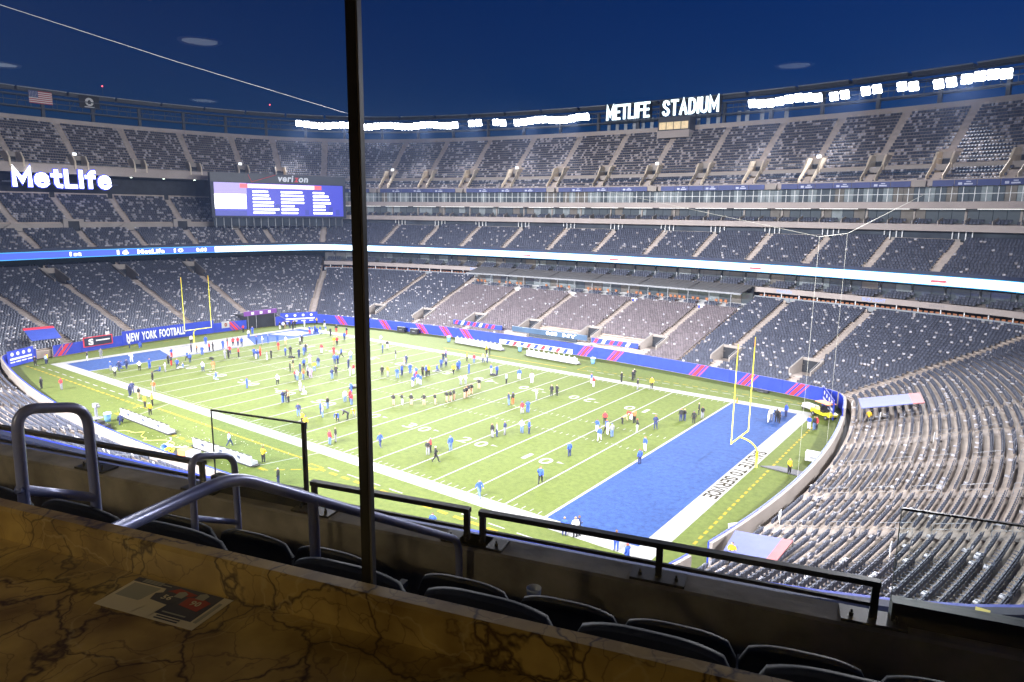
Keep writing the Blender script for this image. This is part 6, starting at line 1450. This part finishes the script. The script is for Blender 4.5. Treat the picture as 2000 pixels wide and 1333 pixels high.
# flat bar parapet rails and glass screens
BAR = mat('black_rail_paint', (.028, .03, .036), .38, .1, 8, metal=.2)
def par_rail(a0, a1, ps, lab):
    o = lthing('parapet_rail', lab, 'railing')
    b = MB(); b.box(a0, a1, 3.60, 3.645, -1.812, -1.782); b.build('top_bar', BAR, o); b = MB(); b.box(a0+.02, a1-.02, 3.613, 3.632, -1.925, -1.905); b.build('lower_bar', BAR, o)
    for p in ps:
        b = MB(); b.box(p-.018, p+.018, 3.61, 3.635, -2.0, -1.812); b.build('post', BAR, o)
        b = MB(); b.box(p-.15, p+.15, 3.555, 3.70, -2.0, -1.985); pl = b.build('base_plate', BAR, o)
        for dx in (-.1, .1): b = MB(); b.lathe([(.011, 0), (.011, .02), (.006, .02), (.006, .035), (0, .035)], 8, (p+dx, 3.60, -1.985)); b.build('bolt', BAR, pl)
par_rail(-1.585, .60, (-1.565, -.493, .58), 'black flat bar rail bolted on the parapet before the plain blue end zone')
par_rail(-2.82, -1.65, (-2.80, -1.67), 'short black flat bar rail bolted on the parapet beside the tall glass post')
par_rail(-7.2, -3.75, (-6.5, -4.86, -3.775), 'black flat bar rail on the parapet seen through the pipe hoop')
SG = bpy.data.materials.new('screen_glass'); SG.use_nodes = True; n = SG.node_tree; n.nodes.remove(n.nodes['Principled BSDF']); out = n.nodes['Material Output']
tb = n.nodes.new('ShaderNodeBsdfTransparent'); tb.inputs[0].default_value = (.80, .86, .85, 1); gb = n.nodes.new('ShaderNodeBsdfGlossy'); gb.inputs['Roughness'].default_value = .02; fr_ = n.nodes.new('ShaderNodeFresnel'); fr_.inputs[0].default_value = 1.45
ms_ = n.nodes.new('ShaderNodeMixShader'); n.links.new(fr_.outputs[0], ms_.inputs[0]); n.links.new(tb.outputs[0], ms_.inputs[1]); n.links.new(gb.outputs[0], ms_.inputs[2]); n.links.new(ms_.outputs[0], out.inputs[0])
def screen(a0, a1, lab, post=None):
    o = lthing('glass_screen', lab, 'glass screen')
    b = MB(); b.quad((a0, 3.67, -1.89), (a1, 3.67, -1.89), (a1, 3.67, -1.41), (a0, 3.67, -1.41)); b.build('pane', SG, o)
    b = MB(); b.box(a0, a1, 3.662, 3.678, -1.412, -1.402); b.build('cap_strip', BAR, o)
    b = MB(); b.box(a0-.003, a0, 3.664, 3.676, -1.9, -1.402); b.build('edge_trim', STEEL, o)
    b = MB(); b.box(a0, a1, 3.62, 3.70, -2.0, -1.885); b.build('base_channel', BAR, o)
    if post: b = MB(); b.box(post-.012, post+.012, 3.655, 3.68, -2.0, -1.402); b.build('post', BAR, o)
screen(-3.70, -2.91, 'frameless glass screen with black post standing on the parapet', -2.90)
screen(.66, 2.6, 'wide glass screen in a black channel at the parapet over the bowl corner')
# suite seats
SUITE = mat('suite_seat_plastic', (.03, .034, .045), .62, .08, 12, spec=.25)
def big_back(w_=.5):
    K, R = 15, 7; fr2, bk = [], []
    for j in range(R):
        t = j/(R-1); row = []
        for i in range(K):
            u = -1+2*i/(K-1); ww = w_/2*(1-.10*(1-t))
            top = .50-.075*abs(u)**2.6-(.05*max(0, abs(u)-.86)/.14)
            row.append((u*ww, .10*t-.05*abs(u)**2, t*top))
        fr2.append(row)
    b = MB(); b.grid(fr2); bkk = [[(x, y+.035, z) for x, y, z in r] for r in fr2]; b.grid([r[::-1] for r in bkk])
    top, tb_ = fr2[-1], bkk[-1]; e1 = [(x, y+.006, z+.012) for x, y, z in top]; e2 = [(x, y-.006, z+.012) for x, y, z in tb_]
    b.grid([top, e1, e2, tb_])
    for s_ in (0, -1): b.grid([[r[s_] for r in fr2], [r[s_] for r in bkk]])
    return b
SB = big_back(); bm_seat = None
def suite_seat(a_, n_, h_, lab, arm=True):
    global bm_seat
    o = lthing('suite_chair', lab, 'seat', 'suite seats on the balcony', loc=(a_, n_, h_))
    # facing the field (+n): back of the shell towards the camera
    if bm_seat is None: c = SB.build('backrest', SUITE, o, True); bm_seat = c.data
    else: c = link('backrest', bm_seat, o)
    c.rotation_euler = (0, 0, math.pi); c.location = (0, .10, -.505)
    b = MB(); b.prism([(-.21, -.02, -.50), (-.21, .05, -.50), (-.21, .03, -.24), (-.21, .0, -.24)], (.42, 0, 0)); b.build('seat_pan', SUITE, o)
    b = MB(); b.box(-.04, .04, .0, .10, -.93, -.48); b.build('stanchion', BAR, o)
    if arm:
        b = MB(); b.box(.25, .29, -.02, .30, -.30, -.27); b.build('armrest', SUITE, o)
        b = MB(); b.lathe([(.030, -.10), (.043, 0), (.049, .012), (.046, .012), (.034, -.09), (0, -.09)], 18, (.27, .02, -.20)); b.build('cup_holder', SUITE, o, True)
NTH = ['first', 'second', 'third', 'fourth', 'fifth']
for k, a_ in enumerate((-1.36, -.82, -.275, .27, .815)): suite_seat(a_, 1.9, -1.225, f'dark suite seat, window row, {NTH[k]} on mullion side of the handrail')
for k, a_ in enumerate((-2.15, -2.70, -3.25)): suite_seat(a_, 1.9, -1.225, f'dark suite seat, window row, {NTH[k]} on hoop side of the handrail')
for k, a_ in enumerate((-1.32, -.79, -.29, .22, .74)): suite_seat(a_, 2.8, -1.745, f'dark suite seat, parapet row, {NTH[k]} on mullion side of the handrail')
for k, a_ in enumerate((-2.08, -2.40+(-.2), -3.13)): suite_seat(a_, 2.8, -1.745, f'dark suite seat, parapet row, {NTH[k]} on hoop side of the handrail')
cp = lthing('plastic_cup', 'clear plastic cup with blue print left in a holder before the parapet', 'cup', loc=(-1.05, 3.10, -2.02))
b = MB(); b.lathe([(.026, 0), (.032, .06), (.037, .12), (.039, .12), (.034, .06), (.028, .004), (0, .004)], 18); b.build('cup_wall', mat('cup_plastic', (.55, .6, .7), .2), cp, True)
b = MB(); b.lathe([(.0325, .03), (.036, .09)], 18); b.build('blue_print', mat('cup_blue', (.1, .2, .7), .4), cp)
b = MB(); b.box(-.02, .02, -.02, .02, -.68, 0); b.build('holder_stem', BAR, cp)
_c = mpt(ln_.refine(np.array([32.4, -31.5])), 18.124, -.25, ln_); b = MB(); b.box(_c[0]-.14, _c[0]+.14, _c[1]-.1, _c[1]+.1, 18.124, 18.128); o = b.build('paper_note', mat('yellow_paper', (.75, .62, .15), .7)); tag(o, 'yellow slip of paper lying on the dark ribbon housing', 'paper')

# ================================================================== HAZE VOLUME ADDED FOR THE FLOODLIGHT GLOW
hz = bpy.data.materials.new('lamp_glow_haze'); hz.use_nodes = True; n = hz.node_tree; n.nodes.remove(n.nodes['Principled BSDF'])
pv = n.nodes.new('ShaderNodeVolumePrincipled'); pv.inputs['Color'].default_value = (.40, .56, 1.0, 1); pv.inputs['Density'].default_value = HAZE; pv.inputs['Anisotropy'].default_value = .35
n.links.new(pv.outputs[0], n.nodes['Material Output'].inputs['Volume'])
b = MB(); b.box(-265, 175, -195, 245, -1.5, 62); tag(b.build('haze', hz), 'thin haze volume added for the glow round the floodlights', kind='stuff')
